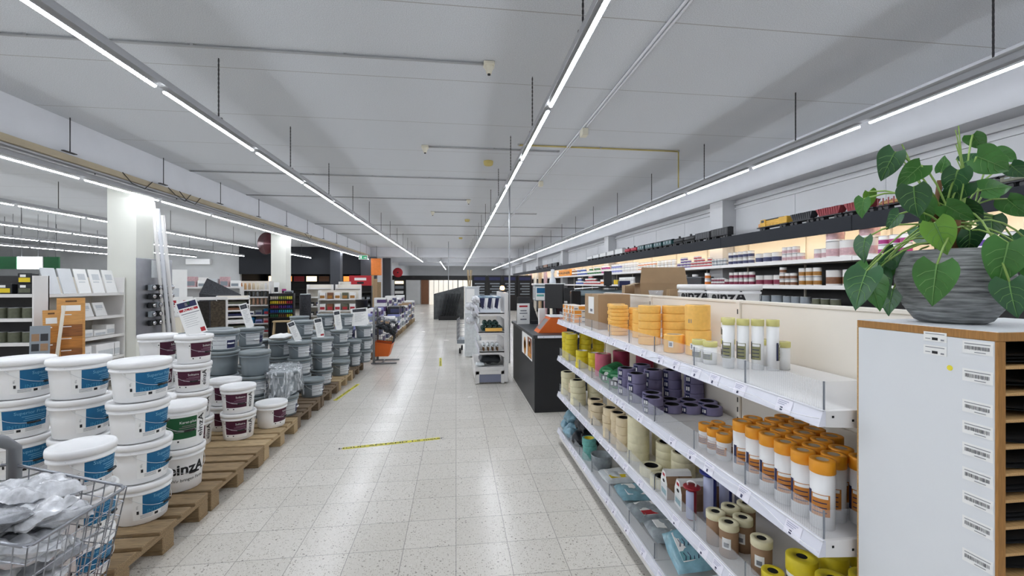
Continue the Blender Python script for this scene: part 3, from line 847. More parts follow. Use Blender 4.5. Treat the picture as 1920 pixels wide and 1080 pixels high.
def rolls(kind, x, y, z, n, adj, where, group, rz=200, jit=.003, noun='tape roll'):
    p, h = RL[kind]
    for i in range(n):
        lab = '%s %s, %s of the stack %s' % (adj, noun, lev(i, n), where) if n > 1 else '%s %s %s' % (adj, noun, where)
        p.put((x + random.uniform(-jit, jit), y + random.uniform(-jit, jit), z + .001 + i*h), R(rz + random.uniform(-6, 6)), lab, group)
A, B, C, D = SH
GO, GYL, GV, GC = 'orange tape rolls', 'yellow tape rolls', 'purple tape rolls', 'cream tape rolls'
rolls('o25', 1.085, 2.86, A, 8, 'thin orange', 'in front of the cardboard box', GO, jit=.004)
rolls('o25', 1.135, 3.04, A, 8, 'thin orange', 'touching the cardboard box', GO, jit=.005)
rolls('o44', 1.27, 2.98, A, 4, 'orange', 'against the back panel by the cardboard box', GO)
rolls('o90', 1.165, 2.70, A, 2, 'tall orange', 'between the thin and the thick orange stacks', GO)
rolls('o44', 1.09, 2.40, A, 5, 'thick orange', 'five high at mid top shelf', GO)
rolls('o44', 1.215, 2.36, A, 5, 'thick orange', 'beside the big orange roll pair', GO)
rolls('o44', 1.34, 2.40, A, 4, 'thick orange', 'at the back panel behind the big pair', GO)
rolls('obig', 1.16, 2.01, A, 2, 'big orange', 'of two big rolls', GO)
rolls('o90', 1.085, 2.10, A, 1, 'tall orange', 'with barcode, standing in front of the big orange pair', GO)
bc = MB()     # barcode stickers on the big rolls
def sticker(x, y, z, r, a, label):
    t = MB(); arc(t, r, r, (0, 0), (.03, 0), a - .22, a + .22, 4, 0, .001); arc(t, r, r, (.006, 0), (.024, 0), a - .13, a + .13, 4, 1, .0016)
    o = t.build('barcode_sticker', [M('paper'), M('ink_grey')]); o.location = (x, y, z); tag(o, label, 'sticker', 'stickers on orange rolls')
sticker(1.16, 2.01, A + .15, .0595, R(205), 'small barcode sticker on the upper big orange roll')
sticker(1.16, 2.01, A + .03, .0595, R(218), 'small barcode sticker on the lower big orange roll')
sticker(1.085, 2.10, A + .03, .0515, R(225), 'small barcode sticker on the tall orange roll')
rolls('y47', 1.045, 4.07, B, 5, 'yellow', 'at the checkout end of the second shelf', GYL)
rolls('y47', 1.04, 3.92, B, 5, 'yellow', 'second from the checkout end, aisle edge', GYL)
rolls('y47', 1.17, 3.92, B, 5, 'yellow', 'in the middle row near the checkout end', GYL)
rolls('y47', 1.30, 3.95, B, 5, 'yellow', 'at the back panel near the checkout end', GYL)
rolls('y47', 1.035, 3.55, B, 3, 'yellow', 'three high at the aisle edge', GYL)
rolls('y47', 1.10, 3.42, B, 3, 'yellow', 'three high next to the pink roll', GYL)
rolls('p160', 1.10, 3.22, B, 1, 'tall pink', 'standing behind the green tape discs', 'pink rolls')
rolls('p170', 1.25, 3.25, B, 1, 'tall dark red', 'behind the pink one, in front of the shelf post', 'pink rolls')
rolls('p170', 1.365, 3.08, B, 1, 'tall dark red', 'at the back panel beyond the post', 'pink rolls')
# green discs standing on edge
def disc_proto():
    t = thing('tape_disc', '-', 'tape roll')
    T = Matrix.Rotation(R(-90), 4, 'Y')
    MB().lathe([(.02, .002), (.05, 0), (.058, .003), (.06, .008), (.06, .034), (.058, .039), (.05, .042), (.02, .04), (.02, .002)], 24, 0, T, cap=False).build('case', M('tape_green'), t)
    MB().lathe([(.018, .004), (.021, .004), (.021, .038), (.018, .038)], 16, 0, T).build('core', M('paper'), t)
    p = MB()
    def q(y0, y1, z0, z1, mi, d=-.0425): p.add([(d, y0, z0), (d, y1, z0), (d, y1, z1), (d, y0, z1)], [(0, 3, 2, 1)], mi)
    q(-.04, .04, -.042, -.004, 0)
    for k in range(3): q(-.034 + .024*k, -.02 + .024*k, -.036, -.012, 1, -.043)
    q(-.03, .03, .02, .034, 2)
    p.build('label', [M('ink'), M('paper'), mat('disc_pale', '#77b489', .5)], t)
    return Proto(t, 'tape roll')
dp = disc_proto()
for r_, y in enumerate((2.99, 2.825)):
    for i in range(5):
        dp.put((1.06 + .029*i, y + .034*i, B + .062), R(50), 'green tape disc standing on edge, %s back in the row %s' % (ORD[i], ('by the pink roll', 'by the purple rolls')[r_]), 'green tape discs')
for (x, y, n, w) in ((1.06, 2.66, 3, 'next to the green discs'), (1.055, 2.49, 3, 'second along the aisle edge'), (1.2, 2.76, 3, 'in the middle row behind the first purple stack'), (1.2, 2.585, 3, 'in the middle row, front'), (1.31, 2.56, 3, 'second from the back panel'), (1.385, 2.44, 3, 'against the back panel')):
    rolls('v55', x, y, B, n, 'purple', w, GV)
rolls('v42', 1.09, 2.36, B, 2, 'purple', 'two high behind the front pair', GV); rolls('v42', 1.05, 2.26, B, 2, 'purple', 'two high at the aisle edge', GV)
for i, (x, y) in enumerate(((1.16, 2.265), (1.25, 2.24), (1.345, 2.20), (1.205, 2.37), (1.30, 2.345), (1.385, 2.305))):
    rolls('v42', x, y, B, 1, 'flat purple', 'lying singly in the %s row, %s from the aisle' % (('front', 'rear')[i//3], ORD[i % 3]), GV)
rolls('c52', 1.04, 3.70, C, 4, 'broad cream', 'near the checkout end of third shelf', GC)
rolls('c52', 1.045, 4.06, C, 4, 'broad cream', 'at the very checkout end of third shelf', GC)
rolls('c48', 1.06, 3.88, C, 3, 'cream', 'between the two broad stacks', GC)
rolls('c52', 1.19, 3.70, C, 4, 'broad cream', 'in the second row near the checkout', GC)
rolls('c48', 1.04, 3.16, C, 3, 'tan', 'three high at the aisle edge', GC)
rolls('c48', 1.07, 3.31, C, 3, 'tan', 'three high, second one along', GC)
rolls('c48', 1.19, 3.22, C, 4, 'tan', 'four high in the second row', GC)
rolls('c50s', 1.03, 2.88, C, 4, 'narrow tan', 'four high at the aisle edge', GC); rolls('c50s', 1.045, 2.765, C, 4, 'narrow tan', 'four high, second one along', GC)
rolls('c50s', 1.04, 2.655, C, 4, 'narrow tan', 'four high beside the tall cream roll', GC)
rolls('c250', 1.075, 2.51, C, 1, 'tallest cream', 'standing in the middle of the third shelf', GC)
rolls('c250', 1.24, 2.55, C, 1, 'tall cream', 'in the shade behind the tallest one', GC)
rolls('c50', 1.05, 2.29, C, 1, 'flat wide-holed cream', 'lying in front of the tallest one', GC); rolls('c50', 1.05, 2.155, C, 1, 'flat wide-holed cream', 'lying beside the masking paper boxes', GC)
rolls('c130', 1.20, 2.40, C, 1, 'upright cream', 'with dark hole, further from the plant', GC); rolls('c130', 1.21, 2.25, C, 1, 'upright cream', 'with dark hole, closer to the plant', GC)
rolls('c130', 1.36, 2.3, C, 1, 'upright cream', 'in the shade at the back panel', GC)

# ---- film rolls with a tape collar
def film_proto(r, h, band, colr, lab, bodycol='white_plastic', dark='navy'):
    t = thing('film_roll', '-', 'film roll')
    MB().lathe([(r*.94, 0), (r*.95, h - band)], 18, cap=True).build('body', M(bodycol), t)
    MB().lathe([(r*.9, h - band), (r - .001, h - band), (r, h - band + .001), (r, h - .001), (r - .001, h), (.016, h), (.016, h - .02)], 22, cap=False).build('tape_collar', M(colr), t)
    MB().lathe([(.0145, h - .018), (.0165, h - .018), (.0165, h - .0005), (.0145, h - .0005)], 12, cap=True).build('core', M('core_card' if bodycol == 'white_plastic' else 'hole'), t)
    if lab:
        p = MB(); R_ = r*.95
        arc(p, R_, R_, (h*.2, 0), (h*.52, 0), -.75, .75, 8, 0); arc(p, R_, R_, (h*.2, 0), (h*.55, 0), -1.15, -.75, 3, 1)
        arc(p, R_, R_, (h*.46, 0), (h*.51, 0), -.6, .6, 6, 2, .0018)
        for z in (.25, .32, .39): arc(p, R_, R_, (h*z, 0), (h*z + .003, 0), -.6, .5, 6, 1, .0018)
        p.build('label', [M(lab), M(dark), M('paper')], t)
    return Proto(t, 'film roll')
mat('lab_orange', '#c98135', .5, var=.1, scale=40); mat('lab_olive', '#8b8a63', .5, var=.12, scale=40)
mat('tape_amber', '#f0a024', .5, var=.06); mat('tape_lime', '#dcd58a', .6, var=.05)
mat('kraft', '#9c7c5f', .75, var=.08, scale=30)
FO = film_proto(.0325, .19, .036, 'tape_amber', 'lab_orange'); FS = film_proto(.029, .1, .03, 'tape_amber', 'lab_orange')
FL = film_proto(.0235, .2, .026, 'tape_lime', 'lab_olive'); FLs = film_proto(.029, .095, .022, 'tape_lime', 'lab_olive'); FLp = film_proto(.031, .11, .022, 'tape_lime', None)
FB = film_proto(.036, .125, .026, 'tape_cream', None, 'kraft'); FY = film_proto(.046, .145, .05, 'tape_yellow', 'paper', 'paper', 'ink_grey'); FYs = film_proto(.034, .085, .03, 'tape_yellow', None, 'paper')
for r_ in range(4):
    for i in range(6):
        if r_ == 3 and i < 2: continue
        FO.put((1.04 + .064*r_, 1.145 + .0715*i + .03*(r_ % 2), B + .001), R(218 + 5*i), 'tall orange-topped film roll, %s row from the aisle, %s from the plant end' % (ORD[r_], ORD[i]), 'orange-topped film rolls')
for r_ in range(2):
    for i in range(3):
        FS.put((1.05 + .062*r_, 1.63 + .064*i + .01*r_, B + .001), R(212), 'short orange-topped film roll, %s row, %s from the tall ones' % (('front', 'back')[r_], ORD[i]), 'orange-topped film rolls')
for i, (x, y) in enumerate(((1.105, 1.685), (1.152, 1.66), (1.198, 1.635), (1.245, 1.61))):
    FL.put((x, y, A + .001), R(218 if i < 3 else 330), 'tall pale-topped film roll on the top shelf, %s from the orange rolls' % ORD[i], 'pale-topped film rolls')
FLs.put((1.07, 1.845, A + .001), R(212), 'short pale-topped film roll beside the big orange rolls', 'pale-topped film rolls')
FLs.put((1.08, 1.775, A + .001), R(212), 'short pale-topped film roll in front of the tall film rolls', 'pale-topped film rolls')
FLs.put((1.205, 1.84, A + .001), R(212), 'short pale-topped film roll carrying another one', 'pale-topped film rolls')
FLs.put((1.205, 1.84, A + .097), R(212), 'short pale-topped film roll standing on another one', 'pale-topped film rolls')
FLp.put((1.30, 1.63, A + .001), 0, 'unlabelled short film roll nearest the empty end of the top shelf', 'pale-topped film rolls')
FLp.put((1.285, 1.70, A + .001), 0, 'unlabelled short film roll half hidden behind another one', 'pale-topped film rolls')
for i, (x, y) in enumerate(((1.03, 1.655), (1.035, 1.575), (1.115, 1.685), (1.11, 1.60), (1.195, 1.70), (1.085, 1.46))):
    b_ = FB.put((x, y, C + .001), R(225), 'brown paper roll with cream top, %s' % ('front row beside the blue reel', 'front row, second along', 'middle row, further one', 'middle row, closer one', 'back row behind the others', 'standing alone by the yellow rolls')[i], 'brown paper rolls')
    if i in (1, 3, 5):
        s_ = MB(); arc(s_, .0345, .0345, (.035, 0), (.075, 0), -.5, .4, 5, 0, .001); arc(s_, .0345, .0345, (.042, 0), (.058, 0), -.3, .2, 4, 1, .0018)
        o = s_.build('label_sticker', [M('paper'), M('ink_grey')], b_)
for i, (x, y) in enumerate(((1.12, 1.315), (1.235, 1.32), (1.345, 1.32), (1.13, 1.205), (1.24, 1.2), (1.35, 1.2))):
    FY.put((x, y, C + .001), R(220), 'yellow-topped roll on the third shelf, %s row, %s from the aisle' % (('second', 'front')[i//3], ORD[i % 3]), 'yellow-topped rolls')
FYs.put((1.04, 1.345, C + .001), R(220), 'small yellow-topped roll at the aisle edge of the third shelf', 'yellow-topped rolls')

# ---- reels with handle, masking paper boxes
mat('reel_blue', '#1c2c86', .35, var=.08); mat('reel_red', '#9c1d2b', .35, var=.08); mat('reel_film', '#b9bfe0', .3, var=.08)
def reel(x, y, h, r, col, label):
    t = thing('film_reel', label, 'film reel', (x, y, C + .001), R(-40), 'film reels with handle')
    MB().lathe([(r*.55, 0), (r*.55, h)], 16).build('spool', M(col), t)
    MB().lathe([(r*.56, .004), (r*.7, .006), (r*.7, h - .012), (r*.56, h - .01)], 16, 0, None, True, False, R(215), R(300)).build('film_wrap', M('reel_film'), t)
    MB().lathe([(r*.9, h), (r, h + .002), (r, h + .007), (r*.9, h + .009), (0, h + .009)], 22, cap=False).build('flange', M(col), t)
    MB().tube([(-.016, 0, h + .009), (-.018, 0, h + .022), (-.007, 0, h + .03), (.007, 0, h + .03), (.018, 0, h + .022), (.016, 0, h + .009)], .004, 6).build('handle', M('white_plastic'), t)
reel(1.03, 1.835, .135, .037, 'reel_red', 'red film reel with white handle beside the masking paper boxes')
for i, (x, y) in enumerate(((1.115, 1.83), (1.215, 1.87), (1.31, 1.9), (1.385, 1.79))):
    reel(x, y, .195, .046, 'reel_blue', 'blue film reel with white handle, %s counting from the red reel' % ORD[i])
def paper_box(x, y, n, label):
    t = thing('masking_paper_box', label, 'box', (x, y, C + .001), R(-6), 'masking paper boxes')
    w, h = .082, .125
    prof = [(-w/2, .0), (w/2, .0), (w/2, h*.62), (w*.2, h), (-w*.2, h), (-w/2, h*.62)]
    W = .062
    for k in range(n):
        x0 = k*W + (.002 if k else 0)
        v = [(x0, a, b) for a, b in prof] + [(x0 + W - .002, a, b) for a, b in prof]
        MB().add(v, [(5, 4, 3, 2, 1, 0), (6, 7, 8, 9, 10, 11)] + [(i, (i+1) % 6, (i+1) % 6 + 6, i + 6) for i in range(6)]).build('paper_roll', M('kraft'), t)
    f = MB(); d = -.0012
    f.add([(d, a, b) for a, b in prof], [(5, 4, 3, 2, 1, 0)], 0)
    f.add([(d - .001, .014*cos(k*pi/6), h*.62 + .008*sin(k*pi/6)) for k in range(12)], [list(range(12))[::-1]], 1)
    f.add([(d - .001, -.03, .015), (d - .001, .03, .015), (d - .001, .03, .04), (d - .001, -.03, .04)], [(0, 3, 2, 1)], 2)
    f.add([(d - .001, -.014, .1), (d - .001, .014, .1), (d - .001, .014, .114), (d - .001, -.014, .114)], [(0, 3, 2, 1)], 3)
    f.add([(d, -w*.2, h + .0012), (n*W, -w*.2, h + .0012), (n*W, w*.2, h + .0012), (d, w*.2, h + .0012)], [(0, 1, 2, 3)], 0)
    for s in (-1, 1):
        f.add([(d, s*w*.2, h + .001), (n*W, s*w*.2, h + .001), (n*W, s*w*.33, h*.86), (d, s*w*.33, h*.86)], [(0, 1, 2, 3)], 0)
    f.build('carton_sleeve', [M('paper'), M('ink'), mat('sleeve_teal', '#6aa3ab', .5), M('red')], t)
paper_box(1.005, 2.045, 2, 'white and brown masking paper box beside the flat cream roll')
paper_box(1.02, 1.935, 3, 'long white and brown masking paper box behind the red reel')

# ---- boxes on the top shelf
def carton(name, label, cat, x, y, z, w, d, h, rz, m='cardboard', group=None, tape=True, lab=None):
    t = thing(name, label, cat, (x, y, z), R(rz), group)
    MB().bbox(-w/2, w/2, -d/2, d/2, 0, h, .002).build('carton_body', M(m), t)
    if tape: MB().box(-w/2 - .0008, w/2 + .0008, -.02, .02, h*.75, h + .0008).build('packing_tape', mat('pack_tape', '#b79c78', .25), t)
    if lab:
        l = MB(); l.box(-w/2 - .0012, -w/2, -lab[0], lab[0], h*lab[1], h*lab[2], 0); l.box(-w/2 - .0018, -w/2, -lab[0]*.5, lab[0]*.3, h*(lab[1] + .06), h*(lab[1] + .14), 1)
        l.build('shipping_label', [M('paper'), M('ink_grey')], t)
    return t
carton('cardboard_box', 'plain brown cardboard box with white label on the top tape shelf', 'box', 1.175, 3.36, A + .001, .25, .34, .262, 0, lab=(.07, .42, .92))
mat('box_amber', '#ee9a32', .5, var=.06); mat('box_white_print', '#efe6da', .55, var=.05)
def tape_box():
    t = thing('tape_carton', '-', 'box')
    MB().bbox(-.055, .055, -.055, .055, 0, .037, .002).build('carton_body', M('box_white_print'), t)
    p = MB()
    for s in (-1, 1):
        p.box(-.05, .012, s*.0552, s*.0558, .004, .033, 0); p.box(s*.0552, s*.0558, -.012, .05, .004, .033, 0)
        p.box(.02, .05, s*.0552, s*.0558, .008, .016, 1); p.box(s*.0552, s*.0558, -.045, -.02, .02, .029, 1)
    p.build('printed_side', [M('box_amber'), M('ink_grey')], t)
    return Proto(t, 'box')
tb = tape_box()
for j, (x, y, w) in enumerate(((1.06, 4.05, 'at the shelf end'), (1.06, 3.93, 'between two other stacks'), (1.19, 3.9, 'next to the cardboard box'), (1.07, 3.8, 'closest to the aisle edge'))):
    for i in range(4):
        tb.put((x, y, A + .001 + .0375*i), R((0, 90, 180, 0)[(i + j) % 4]), 'flat orange and white tape box, %s of the stack %s' % (lev(i, 4), w), 'orange tape boxes')
# things standing on the other side of the gondola, seen above the panel
def open_box(name, label, x, y, z, w, d, h, rz):
    t = thing(name, label, 'box', (x, y, z), R(rz))
    b_ = MB()
    b_.box(-w/2, w/2, -d/2, -d/2 + .004, 0, h); b_.box(-w/2, w/2, d/2 - .004, d/2, 0, h); b_.box(-w/2, -w/2 + .004, -d/2, d/2, 0, h); b_.box(w/2 - .004, w/2, -d/2, d/2, 0, h); b_.box(-w/2, w/2, -d/2, d/2, 0, .004)
    b_.build('carton_body', M('cardboard'), t)
    f = MB(); f.add([(-w/2, -d/2, h), (w/2, -d/2, h), (w/2 - .02, -d/2 + .015, h + .13), (-w/2 + .015, -d/2 + .015, h + .13), (-w/2, -d/2 + .004, h), (w/2, -d/2 + .004, h), (w/2 - .02, -d/2 + .019, h + .13), (-w/2 + .015, -d/2 + .019, h + .13)], [(0, 1, 2, 3), (7, 6, 5, 4), (3, 2, 6, 7), (0, 3, 7, 4), (1, 5, 6, 2)])
    f.build('raised_flap', M('cardboard'), t)
    MB().add([(-w/2, -d/2, h), (-w/2, d/2, h), (-w/2 - .08, d/2 - .01, h - .02), (-w/2 - .08, -d/2 + .01, h - .02), (-w/2, -d/2, h - .004), (-w/2, d/2, h - .004), (-w/2 - .08, d/2 - .01, h - .024), (-w/2 - .08, -d/2 + .01, h - .024)], [(0, 1, 2, 3), (7, 6, 5, 4), (3, 2, 6, 7)]).build('side_flap', M('cardboard_edge'), t)
    return t
open_box('cardboard_box', 'large open cardboard box with raised flap standing behind the tape shelves', 1.74, 3.62, 1.241, .38, .3, .29, -14)
carton('cardboard_box', 'smaller cardboard box beside the large open one behind the tape shelves', 'box', 1.62, 3.96, 1.241, .14, .2, .27, -14)
carton('cardboard_box', 'little cardboard box between the clear tub and white buckets', 'box', 1.70, 3.28, 1.241, .10, .1, .24, -14)
cup = MB().lathe([(.035, 0), (.058, .11), (.060, .112), (.056, .11), (.033, .004), (0, .004)], 16, cap=False).build('clear_tub', M('acrylic')); cup.location = (1.545, 3.28, 1.362)
carton('tub_stand', 'low carton under the clear plastic tub', 'box', 1.545, 3.28, 1.241, .13, .14, .12, -10)
tag(cup, 'clear plastic tub in front of the large open cardboard box', 'tub')
BK['nza'] = (make_bucket('logo', .16, .28), .28)
for i, (x, y, w) in enumerate(((1.74, 2.98, 'beside the open cardboard box'), (1.74, 2.60, 'with purple label edge, closer to the plant'))):
    BK['nza'][0].put((x, y, 1.241), R(222), 'white lettered bucket behind the tape shelves, %s' % w, 'lettered buckets behind the tape shelves')

# ---- bottom shelf: bags, rolls, flat dust sheets
mat('sheet_pack', '#9aa3a8', .25, .0, var=.3, scale=22, bump=.5, coat=.5); mat('sheet_teal', '#86b5c4', .25, var=.25, scale=18, bump=.5, coat=.5); mat('sheet_white', '#dfe4e6', .3, var=.12, scale=20, bump=.4, coat=.5)
mat('net_black', '#22262c', .4, var=.6, scale=40); mat('pack_blue', '#7fa4b4', .35, var=.3, scale=25)
def flat_pack(x, y, z, w, d, h, rz, rx, ry, m, label, band=None, seed=1):
    t = thing('dust_sheet_pack', label, 'dust sheet', (x, y, z), R(rz), 'packed dust sheets')
    T = TR(0, 0, 0, 0, R(rx), R(ry))
    pillow(MB(), w, d, h, 16, .12, 0, T, seed, .007).build('folded_sheet', M(m), t)
    b_ = MB().bbox(-w*.34, w*.36, -d*.34, d*.34, h*.42, h*.5, .002, 0, T)
    b_.build('paper_insert', M('paper'), t)
    if band: MB().bbox(-w*.34, w*.36, -d*.33, -d*.12, h*.5, h*.52, .001, 0, T).build('print_band', M(band), t)
    return t
flat_pack(1.13, 2.98, D + .032, .25, .22, .05, 2, 0, 0, 'sheet_white', 'flat white dust sheet with yellow print, first on the bottom shelf', 'yellow', 1)
flat_pack(1.18, 2.74, D + .03, .30, .22, .05, -3, 0, 0, 'sheet_teal', 'flat teal dust sheet pack, second on the bottom shelf', None, 2)
flat_pack(1.17, 2.50, D + .03, .30, .22, .05, 2, 0, 0, 'sheet_pack', 'flat grey dust sheet with red printed band, third on the bottom shelf', 'red', 3)
flat_pack(1.18, 2.27, D + .035, .30, .22, .06, -4, 0, 0, 'sheet_pack', 'flat silvery dust sheet pack between red-banded one and blue bag', None, 4)
flat_pack(1.17, 2.02, D + .095, .30, .24, .07, -10, 18, -12, 'sheet_teal', 'tilted pale blue dust sheet bag with dark pattern at the shelf edge', 'sleeve_teal', 5)
zz = MB()      # zigzag print on the tilted bag
BR = Matrix.Translation((1.17, 2.02, D + .095)) @ Matrix.Rotation(R(-10), 4, 'Z') @ TR(0, 0, 0, 0, R(18), R(-12))
for r_ in range(2):
    for k in range(9):
        x0 = -.09 + .02*k; y0 = -.06 + .075*r_
        zz.tube([BR @ Vector((x0, y0 - .02, .0385)), BR @ Vector((x0 + .008, y0, .0385)), BR @ Vector((x0 + .003, y0 + .02, .0385))], .0018, 4)
o = zz.build('bag_print', M('navy')); o.parent = None
src = [q for q in bpy.data.objects if q.get('label', '').startswith('tilted pale blue')][0]
o.parent = src; o.matrix_parent_inverse = (Matrix.Translation(src.location) @ Matrix.Rotation(R(-10), 4, 'Z')).inverted()
for i in range(3):
    o = MB().lathe([(.0, 0), (.02, .002), (.034, .015), (.036, .03), (.036, .16), (.034, .175), (.02, .188), (0, .19)], 16, 0, TR(0, 0, 0, 0, 0, R(90)), cap=False).build('paint_roller', M('sheet_white'))
    o.location = (1.06, 1.83 - .085*i, D + .038); o.rotation_euler = (0, 0, R(8 - 6*i)); tag(o, 'white fluffy roller sleeve lying on the bottom shelf, %s from the blue bag' % ORD[i], 'roller', 'white roller sleeves')
for i, (x, y, z, m, l) in enumerate(((1.06, 4.0, .06, 'pack_blue', 'pale blue packed bundle at the checkout end of the bottom shelf'), (1.05, 3.84, .06, 'pack_blue', 'pale blue packed bundle, second on the bottom shelf'), (1.07, 3.92, .17, 'pack_blue', 'pale blue packed bundle lying on top of two others'),
                                     (1.07, 3.68, .06, 'net_black', 'black netted bundle behind the teal tape rolls'), (1.10, 3.56, .07, 'net_black', 'black netted bundle next to the teal tape rolls'), (1.09, 3.63, .18, 'net_black', 'black netted bundle lying on two others'))):
    o = pillow(MB(), .19, .14, .11, 20, .25, seed=i + 20, crumple=.02).build('packed_bundle', M(m)); o.location = (x, y, D + z); o.rotation_euler = (0, 0, R(20*i)); tag(o, l, 'bundle', 'bundles on the bottom shelf')
mat('tape_teal', '#6fb6ad', .5, var=.2, scale=50)
RL['t55'] = (TB(.055, .055, .04, 'tape_teal', 'tape_yellow'), .0553)
rolls('t55', 1.045, 3.385, D, 3, 'teal and yellow', 'on the bottom shelf', 'teal tape rolls')
o = MB().lathe([(.05, 0), (.075, .005), (.08, .1), (.082, .104), (.07, .104), (.066, .02), (0, .015)], 20, cap=False).build('paint_tray_tub', M('sheet_pack')); o.location = (1.08, 3.2, D + .002); tag(o, 'grey plastic wrapped tub beside the teal tape rolls', 'tub')
# ================================================================ sandpaper cabinet with the plant
mat('melamine', '#e4e7ea', .4, var=.02, scale=3); mat('ply_edge', '#a9793f', .65, var=.2, scale=9, stretch=(40, 40, 3)); mat('ply_pale', '#c79f68', .65, var=.2, scale=9, stretch=(40, 3, 40))
mat('sand_black', '#1b1c1f', .85, var=.3, scale=60)
CX0, CX1, CY0, CY1, CT = 1.06, 1.52, .745, 1.055, 1.43
cab = thing('sheet_cabinet', 'white sided sandpaper sheet cabinet with brown edges and open slots carrying the plant', 'cabinet', (CX0, CY0, 0))
w, d = CX1 - CX0, CY1 - CY0
MB().bbox(.0, .018, .006, d - .004, 0, CT - .02, .001).build('side_panel', M('melamine'), cab)
MB().bbox(w - .018, w, .006, d - .004, 0, CT - .02, .001).build('side_panel', M('melamine'), cab)
e = MB().bbox(.0, .018, -.0, .0062, 0, CT - .02, .001); e.build('edge_strip', M('ply_edge'), cab)
MB().bbox(-.0005, .018, d - .0045, d + .0, 0, CT - .02, .001).build('edge_strip', M('ply_pale'), cab)
MB().bbox(w - .018, w, 0, .0062, 0, CT - .02, .001).build('edge_strip', M('ply_edge'), cab)
tp = MB().bbox(-.0, w, 0, d, CT - .0195, CT - .0015, .001, 0); tp.box(.001, w - .001, .001, d - .001, CT - .0015, CT, 1); tp.build('top_board', [M('ply_edge'), M('melamine')], cab)
MB().box(.018, w - .018, d - .012, d - .005, 0, CT - .02).build('back_board', M('black'), cab)
zs = [CT - .075 - .053*i for i in range(25)]
sl = None; pl = None
for z in zs:
    if sl is None:
        sl = MB().bbox(.018, w - .018, .001, d - .012, 0, .006, .001).build('slot_board', M('ply_pale'), cab); o = sl
    else: o = kid(sl, cab)
    o.location = (0, 0, z)
for i, z in enumerate(zs[:12]):
    def sheet(u, v, q=i): return (.024 + u*(w - .05), .012 + v*(d - .03), .007 + .004*(q % 3) + .022*(abs(u - .35)**2.0)*2.2*(1 - v*.6) + .004*sin(6*u + q))
    for k in range(3):
        def fn(u, v, k=k): a = sheet(u, v); return (a[0], a[1] + .004*k, a[2] + .004*k*(1 + .6*sin(3*u + k + i)))
        o = MB().grid(fn, 10, 3).build('sandpaper_sheet', M('sand_black')); o.location = (CX0, CY0, z)
        tag(o, 'black sandpaper sheet in the cabinet, %s slot from the top, %s sheet' % (ORD[i], ('bottom', 'middle', 'upper')[k]), 'sandpaper', 'sandpaper sheets in the cabinet')
st = MB()
def sidelab(y0, y1, z0, z1, mi, dx=.0006): st.add([(-dx, y0, z0), (-dx, y1, z0), (-dx, y1, z1), (-dx, y0, z1)], [(0, 3, 2, 1)], mi)
stk = MB
for i, z in enumerate((1.392, 1.334, 1.269, 1.224, 1.179, 1.127, 1.077, 1.025, .956)):
    st = MB(); rnd = random.Random(i)
    sidelab(.008, .062, -.012, .014, 0); 
    for k in range(22):
        y = .014 + .002*k; sidelab(y, y + .0006 + .0008*rnd.random(), -.004 + .001*rnd.random(), .004, 1, .001)
    sidelab(.012, .058, .008, .0095, 2, .001); sidelab(.02, .04, -.009, -.0075, 2, .001)
    o = st.build('barcode_label', [M('paper'), M('dark_grey'), M('ink_grey')]); o.location = (CX0, CY0, z)
    tag(o, 'barcode label on the white cabinet side, %s from the top' % ORD[i], 'label', 'barcode labels on the cabinet')
for i, z in enumerate((1.405, 1.375)):
    st = MB(); sidelab(.092, .14, -.009, .012, 0); sidelab(.096, .136, .007, .0085, 1, .001); sidelab(.11, .122, -.006, .0, 2, .001); sidelab(.097, .104, -.006, -.003, 1, .001); sidelab(.125, .136, -.004, -.0025, 1, .001)
    o = st.build('price_label', [M('paper'), M('ink_grey'), M('ink')]); o.location = (CX0, CY0, z)
    tag(o, 'small price label near the cabinet top, %s of the two' % ('upper', 'lower')[i], 'label', 'price labels on the cabinet')
st = MB(); st.add([(-.0006, .086 + .006*cos(k*pi/5), .006*sin(k*pi/5)) for k in range(10)], [list(range(10))[::-1]]); o = st.build('yellow_sticker', mat('dot_yellow', '#f0e23c', .5)); o.location = (CX0, CY0, 1.343); tag(o, 'small round yellow sticker on the white cabinet side', 'sticker')

mat('pot_stone', '#6a6c6e', .85, var=.5, scale=14, bump=.6, stretch=(1.2, 1.2, 12), col2='#a2a4a4', detail=6)
mat('leaf', '#457c38', .38, var=.25, scale=14, spec=.5); mat('leaf_dark', '#33613a', .35, var=.25, scale=14); mat('leaf_lime', '#699936', .4, var=.25, scale=14)
mat('leaf_vein', '#6c9a55', .5)
mat('stem_green', '#8fae5a', .5, var=.1); mat('soil', '#2e2318', .95, var=.4, scale=60); mat('bark', '#6b4b2c', .8, var=.3, scale=40)
for nm in ('leaf', 'leaf_dark', 'leaf_lime'):
    b = MATS[nm].node_tree.nodes['Principled BSDF']; b.inputs['Subsurface Weight'].default_value = 0
PX, PY = 1.205, .94
pot = thing('potted_plant', 'leafy green houseplant in grey stone pot on top of the white cabinet', 'plant', (PX, PY, CT + .001))
MB().lathe([(0, 0), (.058, 0), (.07, .006), (.092, .04), (.105, .08), (.108, .105), (.104, .135), (.094, .162), (.086, .176), (.080, .176), (.082, .165), (.088, .15)], 40, cap=False).build('pot', M('pot_stone'), pot)
MB().lathe([(0, .158), (.05, .16), (.086, .155)], 20, cap=False).build('soil', M('soil'), pot)
tk = MB()
for a, h in ((0, .16), (2.1, .2), (4.0, .13)):
    tk.tube([(.02*cos(a), .02*sin(a), .15), (.03*cos(a), .03*sin(a), .15 + h*.5), (.022*cos(a + .4), .022*sin(a + .4), .15 + h)], .009, 7, taper=[1, .9, .6])
tk.build('trunk', M('bark'), pot)
camR = Vector((cos(R(7.21)), -sin(R(7.21)), 0)); camF = Vector((sin(R(7.21)), cos(R(7.21)), 0)); camU = Vector((0, 0, 1))
